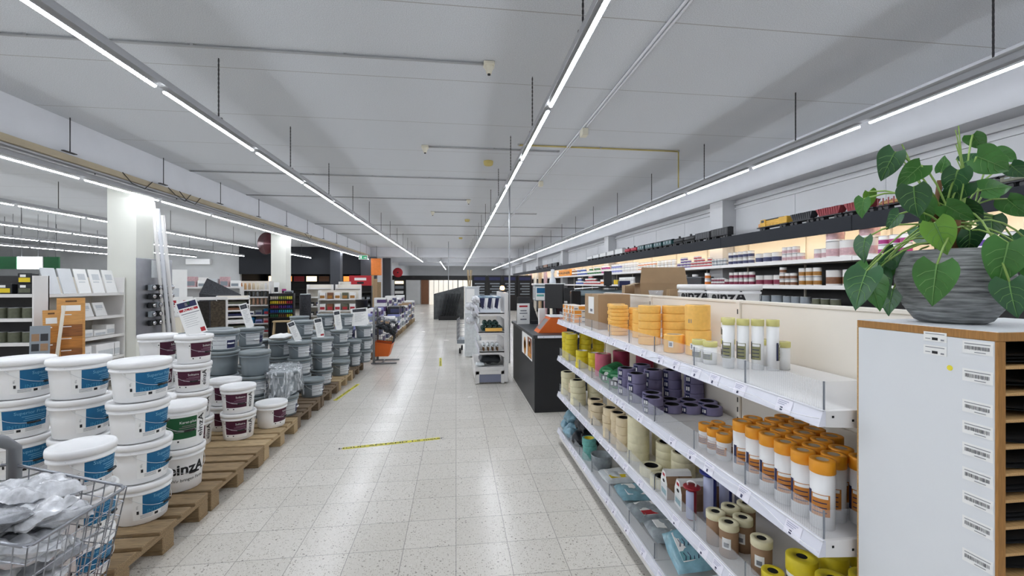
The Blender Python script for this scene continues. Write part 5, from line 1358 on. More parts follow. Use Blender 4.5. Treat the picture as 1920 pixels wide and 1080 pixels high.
# ================================================================ model trains on the fascia
mat('train_black', '#1d1e21', .5, var=.15, scale=20); mat('train_dark', '#2f3035', .5, var=.15, scale=20); mat('train_red', '#8e3a40', .6, var=.2, scale=20); mat('train_yellow', '#c79a2c', .5, var=.1); mat('train_teal', '#1e4a4c', .5, var=.15); mat('train_white', '#c9cac9', .5); mat('train_crimson', '#9c1f33', .5); mat('train_wood', '#b08a5a', .7)
TX, TZ = 4.56, 2.306
def bogies(t, L_, h0, m='train_black'):
    for s in (.18, .82):
        b_ = MB(); y = L_*s
        b_.box(-.03, .03, y - .06, y + .06, .02, h0)
        for dy in (-.035, .035):
            for sx in (-.04, .028): b_.lathe([(.022, 0), (.024, .004), (.02, .012)], 10, 0, TR(sx, y + dy, .024, 0, 0, R(90)))
        b_.build('bogie', M(m), t)
def wagon(y, L_, kind, m, label, h=.13):
    t = thing('model_wagon' if kind != 'loco' else 'model_locomotive', label, 'model train', (TX, y, TZ), 0, 'model trains on the fascia')
    h0 = .045; w = .055
    bogies(t, L_, h0)
    MB().bbox(-w, w, .01, L_ - .01, h0, h0 + .014, .002).build('underframe', M('train_black'), t)
    b_ = MB()
    if kind == 'hopper':
        n = 8
        v = [(-w, .02, h), (w, .02, h), (w, L_ - .02, h), (-w, L_ - .02, h), (-w*.8, .07, h0 + .014), (w*.8, .07, h0 + .014), (w*.8, L_ - .07, h0 + .014), (-w*.8, L_ - .07, h0 + .014)]
        b_.add(v, [(0, 1, 5, 4), (1, 2, 6, 5), (2, 3, 7, 6), (3, 0, 4, 7)])
        for k in range(n + 1):
            y_ = .07 + (L_ - .14)*k/n
            for s in (-1, 1): b_.add([(s*w*1.0, y_ - .004, h), (s*w*1.0, y_ + .004, h), (s*(w*.8 + .006), y_ + .004, h0 + .02), (s*(w*.8 + .006), y_ - .004, h0 + .02), (s*(w + .008), y_ - .004, h), (s*(w + .008), y_ + .004, h)], [(0, 1, 2, 3), (4, 5, 2, 3), (0, 4, 3), (1, 5, 2)])
        b_.build('hopper_body', M(m), t)
        MB().grid(lambda u, v_: (-w*.95 + 1.9*w*u, .025 + (L_ - .05)*v_, h - .004 + .018*sin(pi*u)*(.6 + .4*abs(sin(7*v_)))), 4, 12).build('coal_load', M('train_black'), t)
    elif kind == 'tank':
        b_.lathe([(0, .015), (.04, .02), (.05, .04), (.05, L_ - .04), (.04, L_ - .02), (0, L_ - .015)], 16, 0, TR(0, 0, h0 + .06, 0, R(-90)), cap=False); b_.build('tank_barrel', M(m), t)
        MB().lathe([(.022, 0), (.022, .035), (.015, .042), (0, .043)], 10, 0, Matrix.Translation((0, L_/2, h0 + .105)), cap=False).build('dome', M('train_black'), t)
    elif kind == 'box':
        b_.bbox(-w, w, .012, L_ - .012, h0 + .014, h, .004)
        for k in range(7):
            y_ = .03 + (L_ - .06)*k/6
            b_.box(-w - .003, w + .003, y_ - .003, y_ + .003, h0 + .014, h)
        b_.build('box_body', M(m), t)
        MB().grid(lambda u, v_: (-w - .004 + (2*w + .008)*u, .008 + (L_ - .016)*v_, h + .012*sin(pi*u)), 6, 1).build('roof', M('train_black' if m != 'train_white' else 'train_white'), t)
    elif kind == 'coach':
        b_.bbox(-w, w, .012, L_ - .012, h0 + .014, h - .025, .004); b_.build('coach_body', M(m), t)
        p = MB()
        for k in range(3): p.box(-w - .001, -w + .001, .05 + (L_ - .13)*k/2, .085 + (L_ - .13)*k/2, h0 + .04, h - .035)
        p.build('window_row', M('tin_grey'), t)
        MB().grid(lambda u, v_: (-w - .006 + (2*w + .012)*u, .004 + (L_ - .008)*v_, h - .025 + .025*sin(pi*u)), 8, 1).build('roof', M('train_black'), t)
    elif kind == 'loco':
        b_.bbox(-.04, .04, .17, L_ - .06, h0 + .014, h - .005, .006); b_.build('long_hood', M('train_yellow'), t)
        MB().bbox(-w, w, L_ - .19, L_ - .09, h0 + .014, h + .015, .006).build('cab', M('train_yellow'), t)
        MB().bbox(-.04, .04, L_ - .09, L_ - .02, h0 + .014, h - .035, .008).build('short_hood', mat('loco_nose', '#c58a5c', .5), t)
        MB().bbox(-.042, .042, .1, L_ - .17, h - .005, h + .012, .004).build('roof', M('train_dark'), t)
        MB().bbox(-w, w, .02, .18, h0 + .014, h + .006, .006).build('rear_hood', M('train_yellow'), t)
        p = MB(); p.box(-w - .001, -w + .001, L_ - .17, L_ - .11, h - .03, h + .004); p.build('cab_window', M('black_gloss'), t)
        r_ = MB()
        for k in range(9): r_.tube([(-w + .002, .04 + (L_ - .09)*k/8, h0 + .014), (-w + .002, .04 + (L_ - .09)*k/8, h0 + .05)], .0018, 4)
        r_.tube([(-w + .002, .04, h0 + .05), (-w + .002, L_ - .05, h0 + .05)], .0018, 4); r_.build('railing', M('tape_orange'), t)
    elif kind == 'flat':
        for k in range(6): b_.tube([(-w*.7 + .028*k*.8, .03, h0 + .03 + .018*(k % 2)), (-w*.7 + .028*k*.8, L_ - .03, h0 + .03 + .018*(k % 2))], .013, 7)
        b_.build('timber_load', M('train_wood'), t)
        s_ = MB()
        for k in range(7):
            for sx in (-w, w - .006): s_.box(sx, sx + .006, .02 + (L_ - .05)*k/6, .03 + (L_ - .05)*k/6, h0, h)
        s_.build('stake_row', M('train_red'), t)
    return t
wagon(5.54, .64, 'loco', 'train_yellow', 'yellow and black model diesel locomotive on the dark fascia', .15)
wagon(5.10, .42, 'hopper', 'train_dark', 'black model hopper wagon right behind the yellow locomotive', .15)
wagon(4.68, .41, 'hopper', 'train_red', 'dull red model hopper wagon coupled to the black one', .15)
wagon(4.28, .40, 'hopper', 'train_red', 'dull red model hopper wagon partly hidden by plant leaves', .15)
wagon(3.86, .40, 'flat', 'train_red', 'model flat wagon loaded with timber, between plant leaves', .13)
for i, (y, k, m, c) in enumerate(((3.42, 'coach', 'train_teal', 'teal coach'), (3.18, 'coach', 'train_white', 'pale coach'), (2.94, 'coach', 'tin_olive', 'olive coach'), (2.70, 'box', 'train_crimson', 'crimson van'), (2.46, 'box', 'train_white', 'white van'))):
    wagon(y, .23, k, m, 'small %s model wagon on the fascia at the right end behind the plant' % c, .13)
wagon(6.88, .52, 'box', 'train_black', 'long black model boxcar in front of the wall pillar', .17)
wagon(7.42, .50, 'box', 'train_dark', 'dark grey model boxcar coupled to the black one', .16)
wagon(7.94, .42, 'tank', 'train_black', 'black model tank wagon with dome, next to grey boxcar', .13); wagon(8.38, .42, 'tank', 'train_black', 'black model tank wagon with dome, next to teal coaches', .13)
for i in range(4): wagon(8.84 + .46*i, .40, 'coach', 'train_teal', 'dark teal model coach on the fascia, %s from the tank wagons' % ORD[i], .17)
for i in range(2): wagon(10.72 + .42*i, .36, 'tank', 'train_crimson', 'crimson model tank wagon on the fascia, %s from the teal coaches' % ORD[i], .14)
for i in range(5): wagon(11.6 + .68*i, .6, 'box', 'train_white', 'white model box wagon on the fascia, %s from the crimson ones' % ORD[i], .19 - .012*i)
for i in range(5): wagon(19.5 + 1.1*i, .95, 'box', ('train_black', 'train_dark', 'tin_brown')[i % 3], 'dark model wagon far down the fascia, %s of the distant train' % ORD[i], .18)
# ================================================================ shelves and displays left of the aisle
def shelf_unit(name, label, x, y, w, d, h, levels, rz=0, back='cream_metal', m='white_metal', sides=True, lip=.035, header=None, group=None):
    """open shelf unit: width w along local x, front at local y=0 facing -y"""
    t = thing(name, label, 'shelving', (x, y, 0), R(rz), group)
    MB().box(0, w, d - .015, d, .02, h).build('back_panel', M(back), t)
    for z in levels:
        s_ = MB(); s_.bbox(.012, w - .012, .01, d - .015, z - .022, z, .002); s_.bbox(.012, w - .012, 0, .012, z - lip, z + .004, .002); s_.build('shelf_board', M(m), t)
    if sides:
        for xx in (0, w - .02): MB().bbox(xx, xx + .02, .0, d, 0, h, .002).build('side_panel', M(m), t)
    return t
def at(o, x, y, z=0):     # local point of a shelf unit in the room
    p = Matrix.Translation(o.location) @ o.rotation_euler.to_matrix().to_4x4() @ Vector((x, y, z)); return (p.x, p.y, p.z)
# end cap with jars, then the long side facing the aisle
ec = shelf_unit('gondola_shelving', 'cream shelf end with dark backing holding brown jars, beside the wood sample boards', -5.87, 5.84, .97, .2, 1.62, (.16, .50, .83, 1.115, 1.40), back='shelf_dark')
sd = shelf_unit('gondola_shelving', 'white shelf side with leaflets and white boxes next to the cream column', -4.98, 6.12, 1.28, .45, 1.62, (.16, .46, .777, 1.06, 1.39), rz=90)
jar = can(.065, .13, 'tin_olive', 'tin_olive', False, 'tin_metal', .1, .8)
for li, (z, w_) in enumerate(((.50, 'lowest'), (.83, 'lower'), (1.115, 'middle'))):
    for k in range(6):
        p = at(ec, .1 + .15*k, .095); jar.put((p[0], p[1], z + .001), R(200), 'brown jar on the %s visible shelf of the cream shelf end, %s from outside' % (w_, ORD[k]), 'jars on the cream shelf end')
mat('pack_black', '#1f2124', .35, var=.2, scale=20)
def pack(x, y, z, w, d, h, rz, m, label, cat='pack', group=None, print_=None, name='goods_pack'):
    t = thing(name, label, cat, (x, y, z), R(rz), group)
    MB().bbox(-w/2, w/2, -d/2, d/2, 0, h, min(.006, w*.1)).build('pack_body', M(m), t)
    if print_:
        p = MB(); k = print_ if isinstance(print_, (list, tuple)) else (print_,)
        p.box(-w*.4, w*.4, -d/2 - .0015, -d/2, h*.12, h*.55, 0)
        if len(k) > 1: p.box(-w*.3, w*.1, -d/2 - .0025, -d/2 - .0015, h*.62, h*.86, 1)
        p.build('print', [M(q) for q in k], t)
    return t
for i, (xx, z, mp) in enumerate(((.62, 1.405, 'yellow'), (.4, 1.405, 'yellow'), (.83, 1.405, 'tin_olive'), (.83, 1.53, 'yellow'))):
    p = at(ec, xx, .1); pack(p[0], p[1], z, .15, .1, .12, 0, 'pack_black', 'black pack with %s print on top of the jar shelves, %s one' % (('yellow', 'yellow', 'olive', 'yellow')[i], ORD[i]), 'pack', 'black packs above the jars', (mp, 'paper'))
# leaflets and white boards leaning in the side unit
def slanted(x, y, z, w, h, rz, lean, m, label, name='white_board', cat='board', group=None, pm=None, th=.012):
    t = thing(name, label, cat, (x, y, z), R(rz), group)
    T = Matrix.Rotation(R(-lean), 4, 'X')
    MB().bbox(-w/2, w/2, 0, th, 0, h, .001, 0, T).build('board', M(m), t)
    if pm: p = MB(); p.box(-w*.3, w*.3, -.0015, 0, h*.55, h*.8, 0, T); p.box(-w*.3, w*.2, -.0015, 0, h*.44, h*.48, 0, T); p.build('print', M(pm), t)
    return t
mat('board_pale', '#d9dcdf', .5, var=.04)
for i in range(5):
    p = at(sd, .16 + .24*i, .06); slanted(p[0], p[1], 1.396, .20, .34, 90, 14, 'board_pale' if i < 2 else 'paper', 'white leaflet board leaning on top of the side shelf, %s from the jars' % ORD[i], group='leaflet boards', pm='pale_label' if i >= 2 else None)
for i in range(3):
    p = at(sd, .5 + .24*i, .1); slanted(p[0], p[1], 1.064, .2, .2, 90, 18, 'paper', 'small white board on the middle side shelf, %s from the wood samples' % ORD[i], group='small white boards', pm='pale_label')
for i, (xx, w, h) in enumerate(((.5, .18, .15), (.72, .2, .1), (.95, .22, .08), (1.14, .16, .14))):
    p = at(sd, xx, .2); pack(p[0], p[1], .781, w, .2, h, 90, 'paper', 'white box on the lower side shelf, %s from the wood samples' % ORD[i], 'box', 'white boxes on the side shelf', 'pale_label')
for i, (xx, z) in enumerate(((.55, .464), (.95, .464), (1.16, .464))):
    p = at(sd, xx, .16); pack(p[0], p[1], z, (.3, .34, .12)[i], .26, .2, 90, 'white_plastic', 'large white carton on the lowest side shelf, %s from the wood samples' % ORD[i], 'box', 'large white cartons', 'pale_label')
# wood sample boards
for nm, a, b in (('oak_sample', '#b9772c', .3), ('oak_dark', '#8f5622', .35), ('oak_light', '#d39a55', .25)): mat(nm, a, .5, var=b, scale=4, stretch=(2, 2, 30))
def sample_tower(x, y, w, h, rz, lean, cols, label):
    t = thing('wood_sample_board', label, 'sample board', (x, y, 0), R(rz)); T = Matrix.Rotation(R(-lean), 4, 'X')
    MB().bbox(-w/2, w/2, 0, .02, 0, h, .002, 0, T).build('backing_board', M('oak_light'), t)
    n = len(cols); hh = (h - .2)/n
    for i, c in enumerate(cols): MB().bbox(-w*.4, w*.4, -.008, 0, .02 + hh*i, .02 + hh*(i + 1) - .006, .001, 0, T).build('wood_sample', M(c), t)
    p = MB()
    for i in range(n): p.box(-w*.34, w*.02, -.0095, -.008, .02 + hh*(i + 1) - .03, .02 + hh*(i + 1) - .02, 0, T)
    p.box(-w*.34, w*.34, -.0015, 0, h - .16, h - .09, 0, T); p.box(-w*.2, w*.2, -.0015, 0, h - .05, h - .03, 1, T); p.build('label', [M('paper'), M('bark')], t)
sample_tower(-4.60, 5.95, .25, 1.36, 36, 7, ['oak_light', 'oak_sample', 'oak_sample', 'oak_sample', 'oak_dark', 'oak_sample', 'oak_dark', 'oak_light'], 'tall orange brown wood sample board standing before the white side shelf')
sample_tower(-4.64, 5.78, .14, 1.22, 50, 6, ['oak_dark', 'oak_sample', 'oak_light', 'oak_dark', 'oak_sample'], 'narrow wood sample board half hidden behind the tall one')
o = MB().bbox(-.015, .015, 0, .02, 0, 1.28, .002).build('pale_batten', M('shelf_cream')); o.location = (-4.62, 5.68, 0); o.rotation_euler = (R(-5), R(5), R(30)); tag(o, 'pale narrow batten leaning beside the wood sample boards', 'batten')
t = slanted(-4.56, 5.48, .0, .16, 1.06, 30, 6, 'tin_grey', 'grey sample card board with dark colour fields near the jars', 'sample_card', 'sample board')
p = MB(); T = Matrix.Rotation(R(-6), 4, 'X')
for i in range(5):
    for k in range(2): p.box(-.065 + .07*k, -.005 + .07*k, -.002, 0, .45 + .11*i, .53 + .11*i, (i + k) % 2, T)
p.build('colour_field', [M('kraft'), M('charcoal')], t)
# tool panel and long tubes at the first column
tpn = thing('tool_board', 'grey steel tool panel on the aisle side of the cream column', 'panel', (-4.82, 7.40, 0))
MB().bbox(-.012, .0, 0, .85, .7, 1.92, .003).build('steel_sheet', M('steel'), tpn)
MB().bbox(0, .012, .32, .6, 1.62, 1.9, .002).build('notice_board', M('pale_label'), tpn)
hk = None
for r_ in range(5):
    for k in range(4):
        t = thing('tool_pack', 'clear tool pack hanging on the grey panel, %s row, %s hook' % (ORD[r_], ORD[k]), 'tool pack', (-4.80, 7.66 + .15*k, 1.42 - .14*r_), 0, 'tool packs on the grey panel')
        if hk is None: hk = (MB().bbox(.0, .05, -.05, .05, 0, .09, .004), MB().lathe([(.012, 0), (.035, .004), (.03, .03), (.01, .032)], 10, 0, TR(.05, 0, .045, 0, 0, R(90))))
        hk[0].build('pack_card', M('pack_black' if (r_ + k) % 3 else 'tin_grey'), t); hk[1].build('blister', M('chrome'), t)
for i in range(3):
    o = MB().tube([(0, 0, 0), (-.03, -.30 - .03*i, 2.82 - .1*i)], .026, 10).build('long_tube', M('beam_white' if i % 2 else 'tin_white')); o.location = (-4.70 - .055*(2 - i)*0 + .055*i - .04, 7.99 + .05*i, .002); tag(o, 'long pale grey tube leaning against the cream column, %s of three' % ORD[i], 'tube', 'long tubes at the column')
# white panels and notices
slanted(-5.45, 9.15, .0, .62, 1.80, 22, 3, 'paper', 'large white panel with faint print standing past the long tubes', 'display_board', 'panel', pm='pale_label')
wt_ = thing('white_table', 'cream cabinet with red notices in front of the white panel', 'cabinet', (-5.25, 8.78, 0), R(20)); MB().bbox(-.22, .24, 0, .3, 0, .91, .005).build('cabinet_body', M('shelf_cream'), wt_); MB().bbox(-.24, .26, -.02, .32, .91, .94, .004).build('table_top', M('white_metal'), wt_)
for i in range(3): sign_card(-5.38 + .15*i, 8.80 + .055*i, .941, .13, .22, 22, 'small white notice with red heading on the cream cabinet, %s of three' % ORD[i])
for i in range(2): slanted(-5.25 + .2*i, 8.99 + .075*i, .941, .18, .34, 22, 6, 'paper', 'white red-printed panel behind the small notices, %s one' % ORD[i], 'display_board', 'panel', 'printed panels', 'red')
mat('mat_weave', '#4b4236', .95, var=.6, scale=24); mat('mat_weave_dark', '#2a2724', .95, var=.5, scale=24)
mr = thing('mat_rack', 'white framed rack of dark patterned mats behind the price flyer', 'rack', (-4.86, 9.5, 0), R(24)); fr = MB()
for xx in (-.28, .28): fr.bbox(xx - .02, xx + .02, 0, .03, 0, 1.26, .003)
fr.bbox(-.28, .28, 0, .03, 1.2, 1.26, .003); fr.build('frame', M('white_metal'), mr)
for k, (xx, m) in enumerate(((-.135, 'mat_weave_dark'), (.135, 'mat_weave'))): o = MB().bbox(-.125, .125, 0, .012, 0, 1.1, .003).build('door_mat', M(m)); q = Matrix.Translation((-4.86, 9.5, 0)) @ Matrix.Rotation(R(24), 4, 'Z') @ Vector((xx, -.02, .08)); o.location = q; o.rotation_euler[2] = R(24); tag(o, '%s patterned mat hanging in the white rack' % ('darker' if k == 0 else 'lighter brown'), 'mat', 'mats in the white rack')
# row of white packs on the top level behind, dark sloping remnant rack
mat('remnant', '#3a3b40', .9, var=.7, scale=50)
rr = thing('remnant_rack', 'dark sloping rack of speckled carpet samples behind the mat rack', 'rack', (-5.75, 11.0, 0), R(10)); MB().add([(-.1, 0, 0), (.62, 0, 0), (.62, .5, 0), (-.1, .5, 0), (-.1, 0, 1.3), (.62, 0, 1.2), (.62, .5, 1.26), (-.1, .5, 1.66)], [(3, 2, 1, 0), (0, 1, 5, 4), (1, 2, 6, 5), (2, 3, 7, 6), (3, 0, 4, 7), (4, 5, 6, 7)]).build('sample_slope', M('remnant'), rr)
pl_ = shelf_unit('wall_shelf_low', 'pale counter carrying a row of white packs behind the mat rack', -7.2, 11.9, 1.7, .4, 1.45, (.7, 1.44), 12, back='wall_white')
for i in range(7):
    p = at(pl_, .12 + .24*i, .15); pack(p[0], p[1], 1.445, .2, .2, .16 + .05*(i % 3), 12, ('paper', 'pale_label', 'tin_pink')[i % 3], 'pale pack in the row behind the mat rack, %s along' % ORD[i], 'pack', 'pale pack row', 'tin_grey')
# paper pad rack
pr = shelf_unit('paper_rack', 'white rack of flat paper shelves beside the spray cans', -5.05, 10.1, .62, .4, 1.26, [.3 + .13*i for i in range(8)], 25, lip=.03)
for i in range(7):
    p = at(pr, .3, .18); pack(p[0], p[1], .303 + .13*i, .5, .3, .05, 25, ('navy', 'tin_brown', 'tin_olive', 'paper')[i % 4], 'flat paper pad in the white rack, %s shelf from the bottom' % ORD[i], 'paper pad', 'paper pads')
# spray can shelf
sp_ = shelf_unit('spray_shelf', 'cream shelf of coloured spray cans before the dark wall', -6.45, 12.62, 1.42, .4, 1.6, (.2, .45, .68, .95, 1.17, 1.36), 8, lip=.03)
SPC = ['#d8641f', '#e08a1c', '#e5c32a', '#d9cf45', '#b87a35', '#c9873c', '#a86a3c', '#c49a6a', '#b79a78', '#c9b699', '#dcd2bb', '#e4dfd2', '#d9d9d9', '#efefef']
SPC2 = ['#1d6f8e', '#1fa48f', '#27b36b', '#31c45b', '#1f6b4a', '#2c4d7a', '#222c3c', '#3a3d40', '#5a5d60', '#6c6f72', '#84878a', '#3c3f42', '#515457', '#9a9da0']
SPC3 = ['#b03a5a', '#c65a78', '#d07a8c', '#b5475a', '#d0664a', '#d98a5a', '#d9a06a', '#d2b27a', '#d9c49a', '#cda58a', '#b98a72', '#d8b8a8', '#cfae98', '#dacbb8']
scm = (MB().lathe([(.030, 0), (.031, .13), (.024, .145)], 10), MB().lathe([(.026, .145), (.026, .178), (.0, .18)], 10, cap=False))
scb = [None, None]
for r_, (z, cols) in enumerate(((1.36, SPC), (1.17, SPC2), (.95, SPC3))):
    for k, c in enumerate(cols):
        nm = 'spray_%d_%d' % (r_, k); mat(nm, c, .4)
        t = thing('spray_can', 'coloured spray can, %s row from the top, %s from the mat rack side' % (ORD[r_], ORD[k]), 'spray can', at(sp_, .1 + .1*k, .1, z + .003), 0, 'spray cans')
        if r_ == 0 and k == 0: a_ = None
        scm[0].build('can_body', M(nm), t); scm[1].build('cap', M(nm), t)
for r_, z in enumerate((.2, .45, .68)):
    for k in range(7): p = at(sp_, .14 + .2*k, .12); pack(p[0], p[1], z + .001, .17, .16, .1 + .03*((k + r_) % 3), 8, ('paper', 'tin_lilac', 'tin_grey', 'tin_pink', 'tin_teal' if False else 'teal')[(k*2 + r_) % 5], 'small pack below the spray cans, %s shelf from the bottom, %s along' % (ORD[r_], ORD[k]), 'pack', 'packs below the spray cans', 'tin_red' if k % 3 == 0 else 'tin_navy')
# spool rack, stool
sr = shelf_unit('spool_rack', 'black rack of coloured yarn spools in front of the second column', -4.98, 12.55, .62, .3, 1.26, (.62, .74, .86, .98, 1.10), 12, back='black', m='black', lip=.01)
SP = [['#c7bfae', '#8f9a3a', '#d8d24a'], ['#e0c52a', '#d9922a', '#b03040'], ['#8a2a4a', '#5a2a7a', '#3a3a8a'], ['#1f4a9a', '#1f8aa0', '#2fb0b0'], ['#2a5a3a', '#6a4a2a', '#c8c02a'], ['#b02a2a', '#a0a0a0', '#d0d0d0']]
spm = MB().lathe([(.016, 0), (.02, .004), (.02, .075), (.016, .08)], 8)
for r_ in range(5):
    for k in range(11):
        c = SP[r_][min(2, k*3//11)]; nm = 'spool_' + c[1:]; mat(nm, c, .6)
        o = spm.build('yarn_spool', M(nm)); o.location = at(sr, .06 + .05*k, .06, (1.10, .98, .86, .74, .62)[r_] + .001); tag(o, 'yarn spool in the black rack, %s row from the top, %s along' % (ORD[r_], ORD[k]), 'spool', 'yarn spools')
stl = thing('wooden_stool', 'small pale wooden stool in front of the spool rack', 'stool', (-4.55, 12.3, 0), R(12)); MB().bbox(-.2, .2, -.12, .12, .52, .555, .006).build('seat', M('wood_light'), stl)
for sx in (-1, 1):
    for sy in (-1, 1): MB().tube([(sx*.2, sy*.13, 0), (sx*.16, sy*.09, .52)], .018, 6).build('leg', M('wood_light'), stl)
MB().tube([(-.18, 0, .2), (.18, 0, .2)], .012, 6).build('stretcher', M('wood_light'), stl)
for i, (x, z, w, h, m, l) in enumerate(((-4.92, 1.262, .12, .3, 'paper', 'white notice box'), (-4.72, 1.262, .1, .12, 'tin_magenta', 'pink pack'), (-4.6, 1.262, .22, .07, 'tin_grey', 'grey flat pack'))):
    pack(x, 12.95, z, w, .12, h, 12, m, '%s standing on top of the black spool rack' % l, 'pack', None, 'ink')
# stack of white discs and empty white shelves
for i in range(10):
    o = MB().lathe([(0, 0), (.14, .002), (.15, .012), (.14, .022), (0, .024)], 16, cap=False).build('paper_roll_stack', M('tin_olive' if i % 2 else 'sheet_white')) if i == 0 else None
    break
if o: o.location = (-4.5, 14.0, 1.2); o.name = 'white_bowl'; tag(o, 'white round bowl beside the second column', 'bowl')
pd = thing('bowl_stand', 'dark speckled stand below the white bowl by the second column', 'stand', (-4.5, 14.0, 0)); MB().lathe([(.16, 0), (.16, 1.17), (.15, 1.198)], 14).build('stand_body', M('remnant'), pd)
for i, (x, y, w, l) in enumerate(((-4.75, 14.9, .75, 'white empty shelf unit with curved side, nearer to the second column'), (-4.0, 15.4, .8, 'white empty shelf unit, closer to the red display'))):
    su = shelf_unit('white_shelf_unit', l, x, y, w, .4, 1.5, (.2, .5, .8, 1.1, 1.38), 6, back='cream_metal', group='empty white shelf units')
    for k in range(3):
        for z in (.5, .8): p = at(su, .12 + .2*k, .2); pack(p[0], p[1], z + .001, .12, .1, .12, 6, ('charcoal', 'tin_navy', 'tin_maroon')[k], 'dark pack in the white shelf unit %s, %s on the %s shelf' % (('by the column', 'by the red display')[i], ORD[k], 'lower' if z < .6 else 'middle'), 'pack', 'packs in the white shelf units', 'paper')
rg = shelf_unit('ring_stand', 'white stand of black rings in front of the dark pillar', -4.3, 17.0, .4, .3, 1.6, (.4, .8, 1.2), 5)
for k in range(8):
    o = MB().tube([(.09*cos(q*pi/8), 0, .09*sin(q*pi/8)) for q in range(16)], .018, 6, 0, True).build('black_ring', M('black')); o.location = at(rg, .12 + .16*(k % 2), -.03, .55 + .26*(k//2)); tag(o, 'black ring hanging on the white stand, %s row, %s one' % (ORD[k//2], ORD[k % 2]), 'ring', 'black rings')
rd = shelf_unit('power_tool_display', 'black display shelf with red header beyond the empty white shelves', -4.2, 18.2, .85, .45, 1.45, (.3, .6, .9, 1.2), 5, back='black', m='black')
MB().bbox(0, .85, .0, .05, 1.45, 1.85, .005).build('red_header', M('red'), rd); p = MB(); p.box(.2, .65, -.003, 0, 1.66, 1.76, 0); p.box(.3, .55, -.003, 0, 1.52, 1.6, 1); p.build('header_print', [M('paper'), M('ink')], rd)
for k in range(12): p = at(rd, .12 + .2*(k % 4), .12); pack(p[0], p[1], (.3, .6, .9)[k//4] + .001, .15, .15, .14, 5, ('pack_black', 'charcoal')[k % 2], 'dark tool pack in the red-headed display, %s shelf, %s along' % (ORD[k//4], ORD[k % 4]), 'pack', 'tool packs in the red display', 'tin_grey')
for i in range(3): slanted(-3.75 + .16*i, 20.5, .0, .16, 1.9 - .15*i, 6, 3, ('wood_light', 'cardboard', 'wood')[i], 'tall tan plank standing beneath the orange box, %s of three' % ORD[i], 'wooden_plank', 'plank', 'tall tan planks')
ob = thing('hanging_box', 'orange box sign hanging beside the dark corner pillar', 'sign', (-4.25, 24.6, 1.98)); MB().bbox(-.25, .25, -.2, .2, 0, .9, .006).build('box_body', M('tin_orange'), ob); MB().tube([(0, 0, .9), (0, 0, CZ - 1.985)], .01, 6).build('hanger', M('charcoal'), ob)
dkp = MB().bbox(-.22, .22, 0, .3, 0, 2.98, .005).build('dark_pillar_cladding', M('dark_grey')); dkp.location = (-3.9, 25.75, 0); tag(dkp, 'dark grey clad pillar beside the orange box sign', 'pillar')
# dark alcove: glowing shelf boxes
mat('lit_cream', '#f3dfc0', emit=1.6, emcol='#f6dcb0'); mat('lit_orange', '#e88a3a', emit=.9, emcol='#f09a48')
for i in range(9):
    t = thing('lit_shelf_box', 'lit display box of the far dark shop, %s from the pale wall' % ORD[i], 'display box', (-11.2 + .72*i, 28.2, 1.62), 0, 'lit display boxes'); MB().bbox(0, .68, 0, .4, 0, .4, .004).build('box_frame', M('charcoal'), t); MB().box(.04, .64, -.004, 0, .05, .36).build('lit_panel', M(('lit_cream', 'lit_orange', 'tin_red', 'lit_cream', 'tin_brown')[i % 5]), t)
us = shelf_unit('dark_shelving', 'long dark shelving under the glowing boxes of the far shop', -11.3, 28.1, 6.5, .5, 1.6, (.4, .8, 1.2), 0, back='shelf_dark', m='shelf_dark')
# green banner and bright signs far left, wall panels
for i, (x, w, m, l) in enumerate(((-13.4, .78, 'green_label', 'dark green banner'), (-12.6, .62, 'lit_white', 'bright white light box'), (-11.92, .4, 'green_label', 'small green and white banner'))):
    mat('lit_white', '#f6fbff', emit=3.0, emcol='#f2fbff')
    t = thing('banner', '%s above the shelves at the far pale wall' % l, 'banner', (x, 14.5, 1.95), 0); MB().bbox(0, w, 0, .05, 0, .36, .004).build('banner_panel', M(m), t)
    for xx in (.1, w - .1): MB().tube([(xx, .025, .36), (xx, .025, CZ - 1.955)], .006, 5).build('hanger', M('grey_metal'), t)
for i in range(5):
    shelf_unit('white_shelving', 'plain white shelving in the distance beyond the cream column, %s from the pale wall' % ORD[i], -15.5 + 1.75*i, 13.0 + .3*(i % 2), 1.6, .4, 1.7, (.2, .6, 1.0, 1.4), 0, group='distant white shelving')
wb_ = MB().bbox(-.6, .6, -.1, .1, 0, .3, .02).build('air_unit', M('white_plastic')); wb_.location = (-13.6, 25.49, 2.55); tag(wb_, 'white air conditioning unit on the pale rear wall', 'air unit')

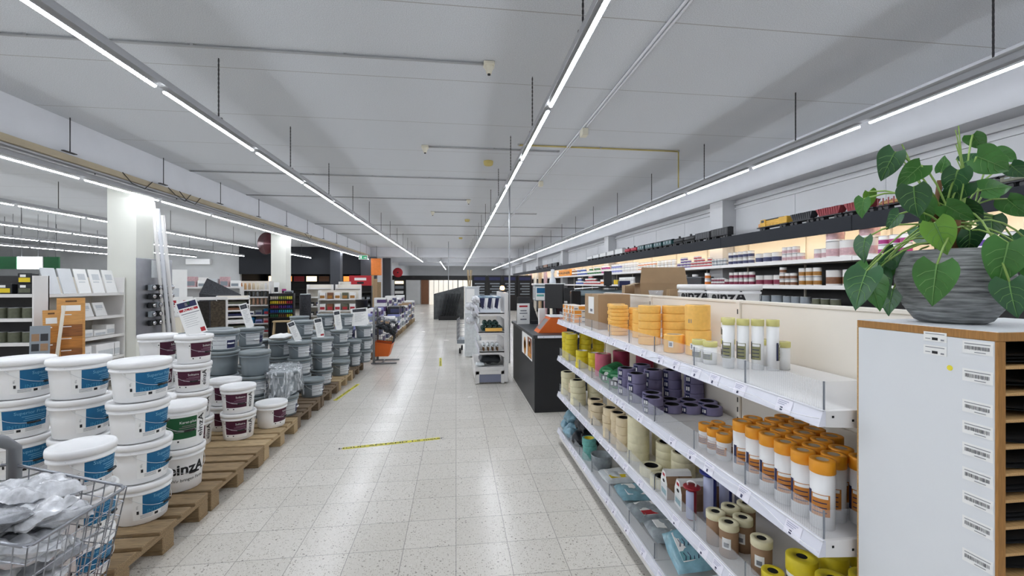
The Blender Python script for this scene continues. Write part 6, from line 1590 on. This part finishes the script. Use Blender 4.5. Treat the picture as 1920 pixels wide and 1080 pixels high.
# ================================================================ goods on the far pallets
mat('carton_white', '#e9e8e6', .55, var=.05); mat('carton_purple', '#57406f', .5, var=.1)
rnd = random.Random(12)
def pallet_boxes():
    n = 0
    for i in range(9):
        y0 = 9.15 + 1.05*i; tall = 2 + (i > 3)
        for r_ in range(2):
            for c in range(2):
                x = -1.84 - .38*r_; y = y0 + .2 + .38*c; z = PZ
                for k in range(tall + r_ - (c and i < 3)):
                    h = rnd.choice((.18, .22, .26)); m = rnd.choice(('carton_white', 'carton_white', 'paper', 'cardboard', 'tin_lilac')) if k < 3 else 'carton_white'
                    if i in (4, 5) and k == 2 and r_ == 0: m = 'pack_black'
                    t = thing('goods_carton', '%s carton, %s pallet past the dump bin, %s row, %s' % ({'carton_white': 'white', 'paper': 'white', 'cardboard': 'brown', 'tin_lilac': 'lilac', 'pack_black': 'black'}[m], ORD[i], ('aisle', 'inner')[r_], ('near ' if c == 0 else 'far ') + ORD[k] + ' layer'), 'box', (x, y, z), R(rnd.uniform(-4, 4)), 'cartons on the far pallets')
                    MB().bbox(-.165, .165, -.165, .165, 0, h, .004).build('carton_body', M(m), t)
                    p = MB(); q = rnd.choice((0, 1, 2))
                    for s in (0, 1):
                        if s == 0: p.box(-.08, .168, -.168, -.165, h*.2, h*.72, q)
                        else: p.box(.165, .168, -.168, .09, h*.2, h*.72, q)
                    p.build('print', [M('carton_purple'), M('tin_navy'), M('tin_grey')], t)
                    z += h + .0008; n += 1
pallet_boxes()
gs = shelf_unit('white_shelving', 'white shelf with packs at the far pallets under the hose reel', -4.2, 14.2, 1.2, .4, 1.32, (.3, .7, 1.05), 4)
for k in range(10): p = at(gs, .12 + .22*(k % 5), .12); pack(p[0], p[1], (.7, 1.05)[k//5] + .001, .17, .15, .2, 4, ('paper', 'tin_brown', 'paper', 'tin_olive', 'paper')[k % 5], 'pack on the white shelf at the far pallets, %s shelf, %s along' % (('lower', 'upper')[k//5], ORD[k % 5]), 'pack', 'packs on the far white shelf', 'tin_red' if k//5 == 0 else 'tin_gold')
bn = thing('waste_bin', 'tall black bin standing on the cartons of the far pallets', 'bin', (-2.65, 13.0, .146)); MB().lathe([(.14, .0), (.17, .9), (.18, .91), (.18, .93)], 16, 0, TR(0, 0, .0)).build('bin_body', M('black'), bn)

# ================================================================ far end of the aisle
dw = thing('display_wall', 'black framed display wall across the far end of the aisle', 'display', (-4.6, 33, 0))
MB().bbox(0, 8.9, 0, .4, 1.80, 2.12, .01).build('header_beam', M('black'), dw)
for x0, x1, m, nm in ((.15, .95, 'black', 'shelf_recess'), (1.0, 2.0, 'wall_grey', 'grey_opening'), (2.05, 2.6, 'tin_brown', 'brown_curtain'), (4.75, 6.1, 'charcoal', 'dark_recess'), (6.2, 8.9, 'black', 'black_display')):
    MB().bbox(x0, x1, .05, .35, .02, 1.8, .004).build(nm, M(m), dw)
mat('panel_glow', '#f4f2ea', .5, emit=.35, emcol='#fff4e0')  # door samples get a faint glow of their own, no lamp in them
for k in range(9):
    x = 2.66 + .345*k if k < 6 else 4.78 + .34*(k - 6)
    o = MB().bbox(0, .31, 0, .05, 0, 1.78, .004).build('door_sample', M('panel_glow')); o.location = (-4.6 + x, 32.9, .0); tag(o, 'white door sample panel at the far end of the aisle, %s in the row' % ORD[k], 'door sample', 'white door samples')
for k in range(6):
    o = MB().bbox(0, .6, 0, .1, 0, .2, .004).build('display_tile', M(('paper', 'tin_grey', 'lit_cream')[k % 3])); o.location = (-4.4 if k < 3 else 2.6, 32.95 if k < 3 else 32.96, .8 + .36*(k % 3)); tag(o, 'pale display tile in the black display wall, %s, %s row' % (('at the shelf recess', 'at the black side')[k//3], ORD[k % 3]), 'display tile', 'pale display tiles')  # the cream tiles glow by themselves though they are no lamps
for k in range(4): 
    t = thing('black_display', 'black display stand in the distance behind the end shelf, %s from the centre' % ORD[k], 'display', (.9 + .86*k, 25.0, 0), 0, 'black display stands'); MB().bbox(0, .82, 0, .4, 0, 2.0, .01).build('stand_body', M('black'), t); MB().box(.1, .74, -.004, 0, 1.72, 1.9).build('name_band', M('navy'), t)
    p = MB()
    for q in range(5): p.box(.15 + .1*(q % 2), .7, -.006, 0, .9 + .15*q, .96 + .15*q, 0)
    p.build('sample_row', M('tin_grey'), t)
hr = thing('hose_reel', 'round red hose reel above the far display wall', 'hose reel', (-4.15, 32.6, 2.33)); MB().lathe([(.06, -.08), (.34, -.08), (.34, -.05), (.2, -.04), (.2, .04), (.34, .05), (.34, .08), (.06, .08)], 22, 0, TR(0, 0, 0, 0, R(90)), cap=False).build('reel', M('red'), hr); MB().box(-.05, .05, .0, .9, -.05, .05).build('bracket', M('charcoal'), hr)
# grey stone display with leaning black mats
mat('stone_panel', '#5c5f60', .7, var=.35, scale=6, bump=.3)
sdp = thing('stone_display', 'grey stone textured display block with sloping top in the far aisle', 'display', (-.95, 19.3, 0)); MB().add([(0, 0, 0), (1.3, 0, 0), (1.3, .9, 0), (0, .9, 0), (0, 0, 1.08), (1.3, 0, 1.42), (1.3, .9, 1.42), (0, .9, 1.08)], [(3, 2, 1, 0), (0, 1, 5, 4), (1, 2, 6, 5), (2, 3, 7, 6), (3, 0, 4, 7), (4, 5, 6, 7)]).build('block', M('stone_panel'), sdp)
mb_ = thing('mat_stand', 'low black stand in front of the grey stone display', 'stand', (-.72, 18.7, 0)); MB().bbox(0, .85, 0, .45, 0, .18, .006).build('stand_base', M('black'), mb_)
for k in range(12):
    o = MB().bbox(0, .02, 0, .4, 0, .95, .003).build('black_mat', M('black_gloss' if k % 2 else 'charcoal')); o.location = (-.66 + .058*k, 18.74, .182); o.rotation_euler[1] = R(12); tag(o, 'black mat leaning in the stand before the stone display, %s in the row' % ORD[k], 'mat', 'black mats in the stand')
# display trolley and card stand left of the end shelf
tr = thing('goods_trolley', 'grey goods trolley on castors beside the white end shelf', 'trolley', (.02, 9.7, 0), R(-6))
MB().bbox(0, .5, 0, .6, .22, .30, .006).build('platform', M('tin_grey'), tr); wr = MB(); wire_wall(wr, (0, 0, .3), (.5, 0, .3), (0, 0, .75), (.5, 0, .75), 6, 5, .004); wire_wall(wr, (0, 0, .3), (0, .6, .3), (0, 0, .75), (0, .6, .75), 6, 5, .004); wr.build('wire_side', M('steel'), tr)
wh = None
for x in (.06, .44):
    for y in (.06, .54):
        if wh is None: wh = MB().lathe([(.02, -.02), (.06, -.016), (.06, .016), (.02, .02)], 12, 0, TR(0, 0, .06, 0, 0, R(90))); 
        q = wh.build('castor', M('black'), tr); q.location = (x, y, 0)
ca = thing('card_stand', 'clear acrylic card stand with white poster behind the end shelf', 'stand', (.18, 9.2, 0)); MB().bbox(.0, .30, .0, .25, .02, .9, .01).build('stand_box', M('sheet_white'), ca)
MB().bbox(.0, .30, .0, .25, .9, 1.45, .006).build('acrylic_box', M('bag'), ca); MB().box(.03, .2, -.006, 0, 1.14, 1.42).build('poster', M('paper'), ca); MB().bbox(-.02, .32, -.02, .27, 1.45, 1.47, .004).build('top_plate', M('bag'), ca)
for k in range(6): o = MB().tube([(0, 0, 0), (.03*cos(k), .03*sin(k), .34)], .007, 5).build('bamboo_stick', M('wood_light')); o.location = (.28 + .02*cos(k), 9.3 + .02*sin(k), 1.472); tag(o, 'bamboo stick standing on the acrylic card stand, %s of six' % ORD[k], 'stick', 'bamboo sticks')
for k in range(4): o = pillow(MB(), .22, .2, .12, 16, .2, seed=60 + k, crumple=.025).build('clear_bag', M('bag_silver')); o.location = (.28 + .1*(k % 2), 8.12, .84 + .13*k); tag(o, 'silvery bag hanging at the back of the end shelf, %s of four' % ORD[k], 'bag', 'silvery bags at the end shelf')

# ================================================================ floor markings, ceiling services, signs
mat('tape_floor', '#ded63a', .45, var=.04)
def floor_tape(x, y, L_, w, rz, txt, label):
    t = thing('floor_tape', label, 'floor tape', (x, y, 0), R(rz)); MB().box(-L_/2, L_/2, -w/2, w/2, .0004, .0014).build('tape', M('tape_floor'), t)
    p = MB(); p.text(txt, w*.82, lambda a, b: (a*1.72, b, .0019), 0, bold=.02); p.build('lettering', M('ink'), t)
floor_tape(-.60, 4.34, .90, .058, 10.5, 'HOUD AFSTAND 1,5 meter', 'yellow floor tape with black lettering across the middle of the aisle')
floor_tape(-1.52, 6.5, .95, .05, 84, 'HOUD AFSTAND 1,5 meter', 'yellow floor tape along the pale pallet edge')
floor_tape(-.3, 8.75, .9, .05, 92, 'HOUD AFSTAND 1,5 meter', 'yellow floor tape seen end-on further down the aisle')
mat('pipe_grey', '#a9aaac', .5); mat('pipe_yellow', '#b7a766', .5); mat('detector_cream', '#ddd8c6', .5); mat('detector_yellow', '#c9b872', .6)
def ceiling_pipe(y, x0, x1, m, label, r=.012, drop=None, det=None):
    t = thing('ceiling_pipe', label, 'pipe', (0, y, CZ - r - .005), 0, 'conduit pipes on the ceiling')
    MB().tube([(x0, 0, 0), (x1, 0, 0)], r, 8).build('pipe', M(m), t)
    if drop: MB().tube([(drop[0], 0, 0), (drop[0], 0, -drop[1])], r*.8, 6).build('drop_pipe', M(m), t)
    c = MB(); n = max(2, int((x1 - x0)/1.0))
    for k in range(n + 1):
        xx = x0 + (x1 - x0)*k/n; c.box(xx - .012, xx + .012, -r*1.3, r*1.3, -r*.4, r + .004)
    c.build('pipe_clip', M('pipe_grey'), t)
def detector(x, y, label, kind='sprinkler'):
    t = thing('ceiling_detector' if kind == 'sprinkler' else 'smoke_detector', label, 'detector', (x, y, CZ - .003), 0, 'detectors on the ceiling')
    if kind == 'sprinkler':
        MB().bbox(-.05, .05, -.05, .05, -.03, 0, .005).build('mount_plate', M('detector_cream'), t); MB().lathe([(.0, -.10), (.022, -.1), (.03, -.07), (.04, -.055), (.04, -.03)], 14, cap=False).build('sensor_head', M('detector_cream'), t); MB().lathe([(0, -.115), (.014, -.112), (.014, -.1)], 10, cap=False).build('lens', M('ink'), t)
    else:
        MB().lathe([(0, -.07), (.06, -.07), (.075, -.055), (.08, -.02), (.08, 0)], 20, cap=False).build('housing', M('detector_yellow'), t)
ceiling_pipe(4.05, -4.7, .28, 'pipe_grey', 'grey ceiling pipe ending at the cream detector, first across the aisle')
detector(.30, 4.05, 'cream ceiling detector at the end of the first cross pipe')
ceiling_pipe(6.6, -.42, 1.55, 'pipe_grey', 'short grey ceiling pipe with detector at its end'); detector(-.45, 6.6, 'small pale detector at the end of the short ceiling pipe')
ceiling_pipe(6.35, .9, 3.35, 'pipe_yellow', 'yellowish ceiling pipe that bends down by the paint wall strip', drop=(3.35, .55))
ceiling_pipe(8.55, -4.7, 1.6, 'pipe_grey', 'third grey cross pipe on the ceiling'); ceiling_pipe(10.7, -4.7, .28, 'pipe_grey', 'fourth grey cross pipe on the ceiling')
detector(.3, 10.7, 'small detector at the end of the fourth cross pipe'); ceiling_pipe(12.6, -.6, 2.3, 'pipe_grey', 'fifth grey cross pipe on the ceiling'); detector(-.65, 12.6, 'small detector at the end of the fifth cross pipe')
ceiling_pipe(15.6, -4.7, 4.6, 'pipe_grey', 'sixth grey cross pipe on the ceiling'); ceiling_pipe(18.5, -4.7, 4.6, 'pipe_grey', 'seventh grey cross pipe on the ceiling')
for i, (x, y) in enumerate(((.53, 7.3), (.35, 14.0), (.2, 19.5))): detector(x, y, 'round yellowish smoke detector beside the middle light strip, %s from the checkout' % ORD[i], 'smoke')
lp = thing('ceiling_pipe', 'long double conduit running along the ceiling right of the middle strip', 'pipe', (1.62, -2.5, CZ - .018), 0, 'conduit pipes on the ceiling')
MB().tube([(0, 0, 0), (0, 18, 0)], .012, 8).build('pipe', M('beam_white'), lp); MB().tube([(.035, 0, 0), (.035, 18, 0)], .012, 8).build('pipe', M('beam_white'), lp)
for i, y in enumerate((5.55, 8.5)): 
    o = MB().bbox(-.04, .04, -.06, .06, -.09, 0, .004).build('junction_box', M('detector_cream')); o.location = (1.64, y, CZ - .032); tag(o, 'small cream junction box on the double ceiling conduit, %s one' % ORD[i], 'junction box', 'junction boxes on the ceiling')
# tray and cables along the ceiling beam
ctr = thing('cable_tray', 'beige cable tray along the lower edge of the white ceiling beam', 'cable tray', (-4.735, -2.5, 0)); MB().bbox(.0, .055, 0, 27.5, 3.02, 3.10, .006).build('tray', M('beige_tray'), ctr)
for k, y in enumerate((6.9, 7.9, 8.2, 14.5)): MB().tube([(.06, 2.5 + y, 3.1), (.08, 2.5 + y + .15, 2.98 + .03*(k % 2)), (.09, 2.5 + y + .4, 2.95), (.07, 2.5 + y + .6, 3.1)], .006, 5).build('cable', M('ink'), ctr)
rod = None
for k in range(11):
    y = 2.55 + 1.735*k
    o = MB().tube([(0, 0, -.42), (0, 0, 0)], .006, 6).box(-.02, .02, -.1, .08, -.43, -.42).build('hanger_rod', M('chain_metal')) if rod is None else rod.copy()
    if rod is None: rod = o
    else: COL.objects.link(o)
    o.location = (-4.66, y, CZ - .005); tag(o, 'dark hanger rod in front of the white beam, %s from the near end' % ORD[k], 'hanger rod', 'hanger rods at the beam')
def exit_sign(x, y, z, label):
    t = thing('exit_sign', label, 'exit sign', (x, y, z), 0, 'green exit signs'); MB().bbox(-.2, .2, -.03, .03, 0, .2, .006).build('sign_box', M('white_plastic'), t)
    p = MB(); p.box(-.17, .17, -.0325, -.03, .02, .18, 0)
    p.box(-.13, -.06, -.034, -.0325, .04, .16, 1); p.add([(.02, -.0335, .1), (.1, -.0335, .1), (.1, -.0335, .14), (.15, -.0335, .085), (.1, -.0335, .03), (.1, -.0335, .07), (.02, -.0335, .07)], [(0, 6, 5, 4, 3, 2, 1)], 1)
    p.build('pictogram', [mat('exit_green', '#1c8a5a', .5, emit=.3, emcol='#1c9a62'), M('paper')], t)
    for s in (-.14, .14): MB().tube([(s, 0, .2), (s, 0, CZ - z - .005)], .004, 5).build('hanger', M('chain_metal'), t)
exit_sign(-4.3, 21.4, 2.66, 'green exit sign hanging near the far end of the beam'); exit_sign(-6.6, 17.8, 2.5, 'green exit sign hanging before the dark wall, behind the column')
mc = thing('round_mirror', 'round red framed mirror beside the second cream column', 'mirror', (-5.46, 13.72, 2.70), R(-25)); MB().lathe([(.0, .0), (.3, .01), (.32, .03), (.32, .06), (0, .07)], 24, 0, TR(0, 0, 0, 0, R(90)), cap=False).build('mirror_disc', mat('mirror_red', '#5a2f35', .25, .4), mc); MB().tube([(0, 0, 0), (.22, .05, .0)], .015, 6).build('bracket', M('charcoal'), mc)
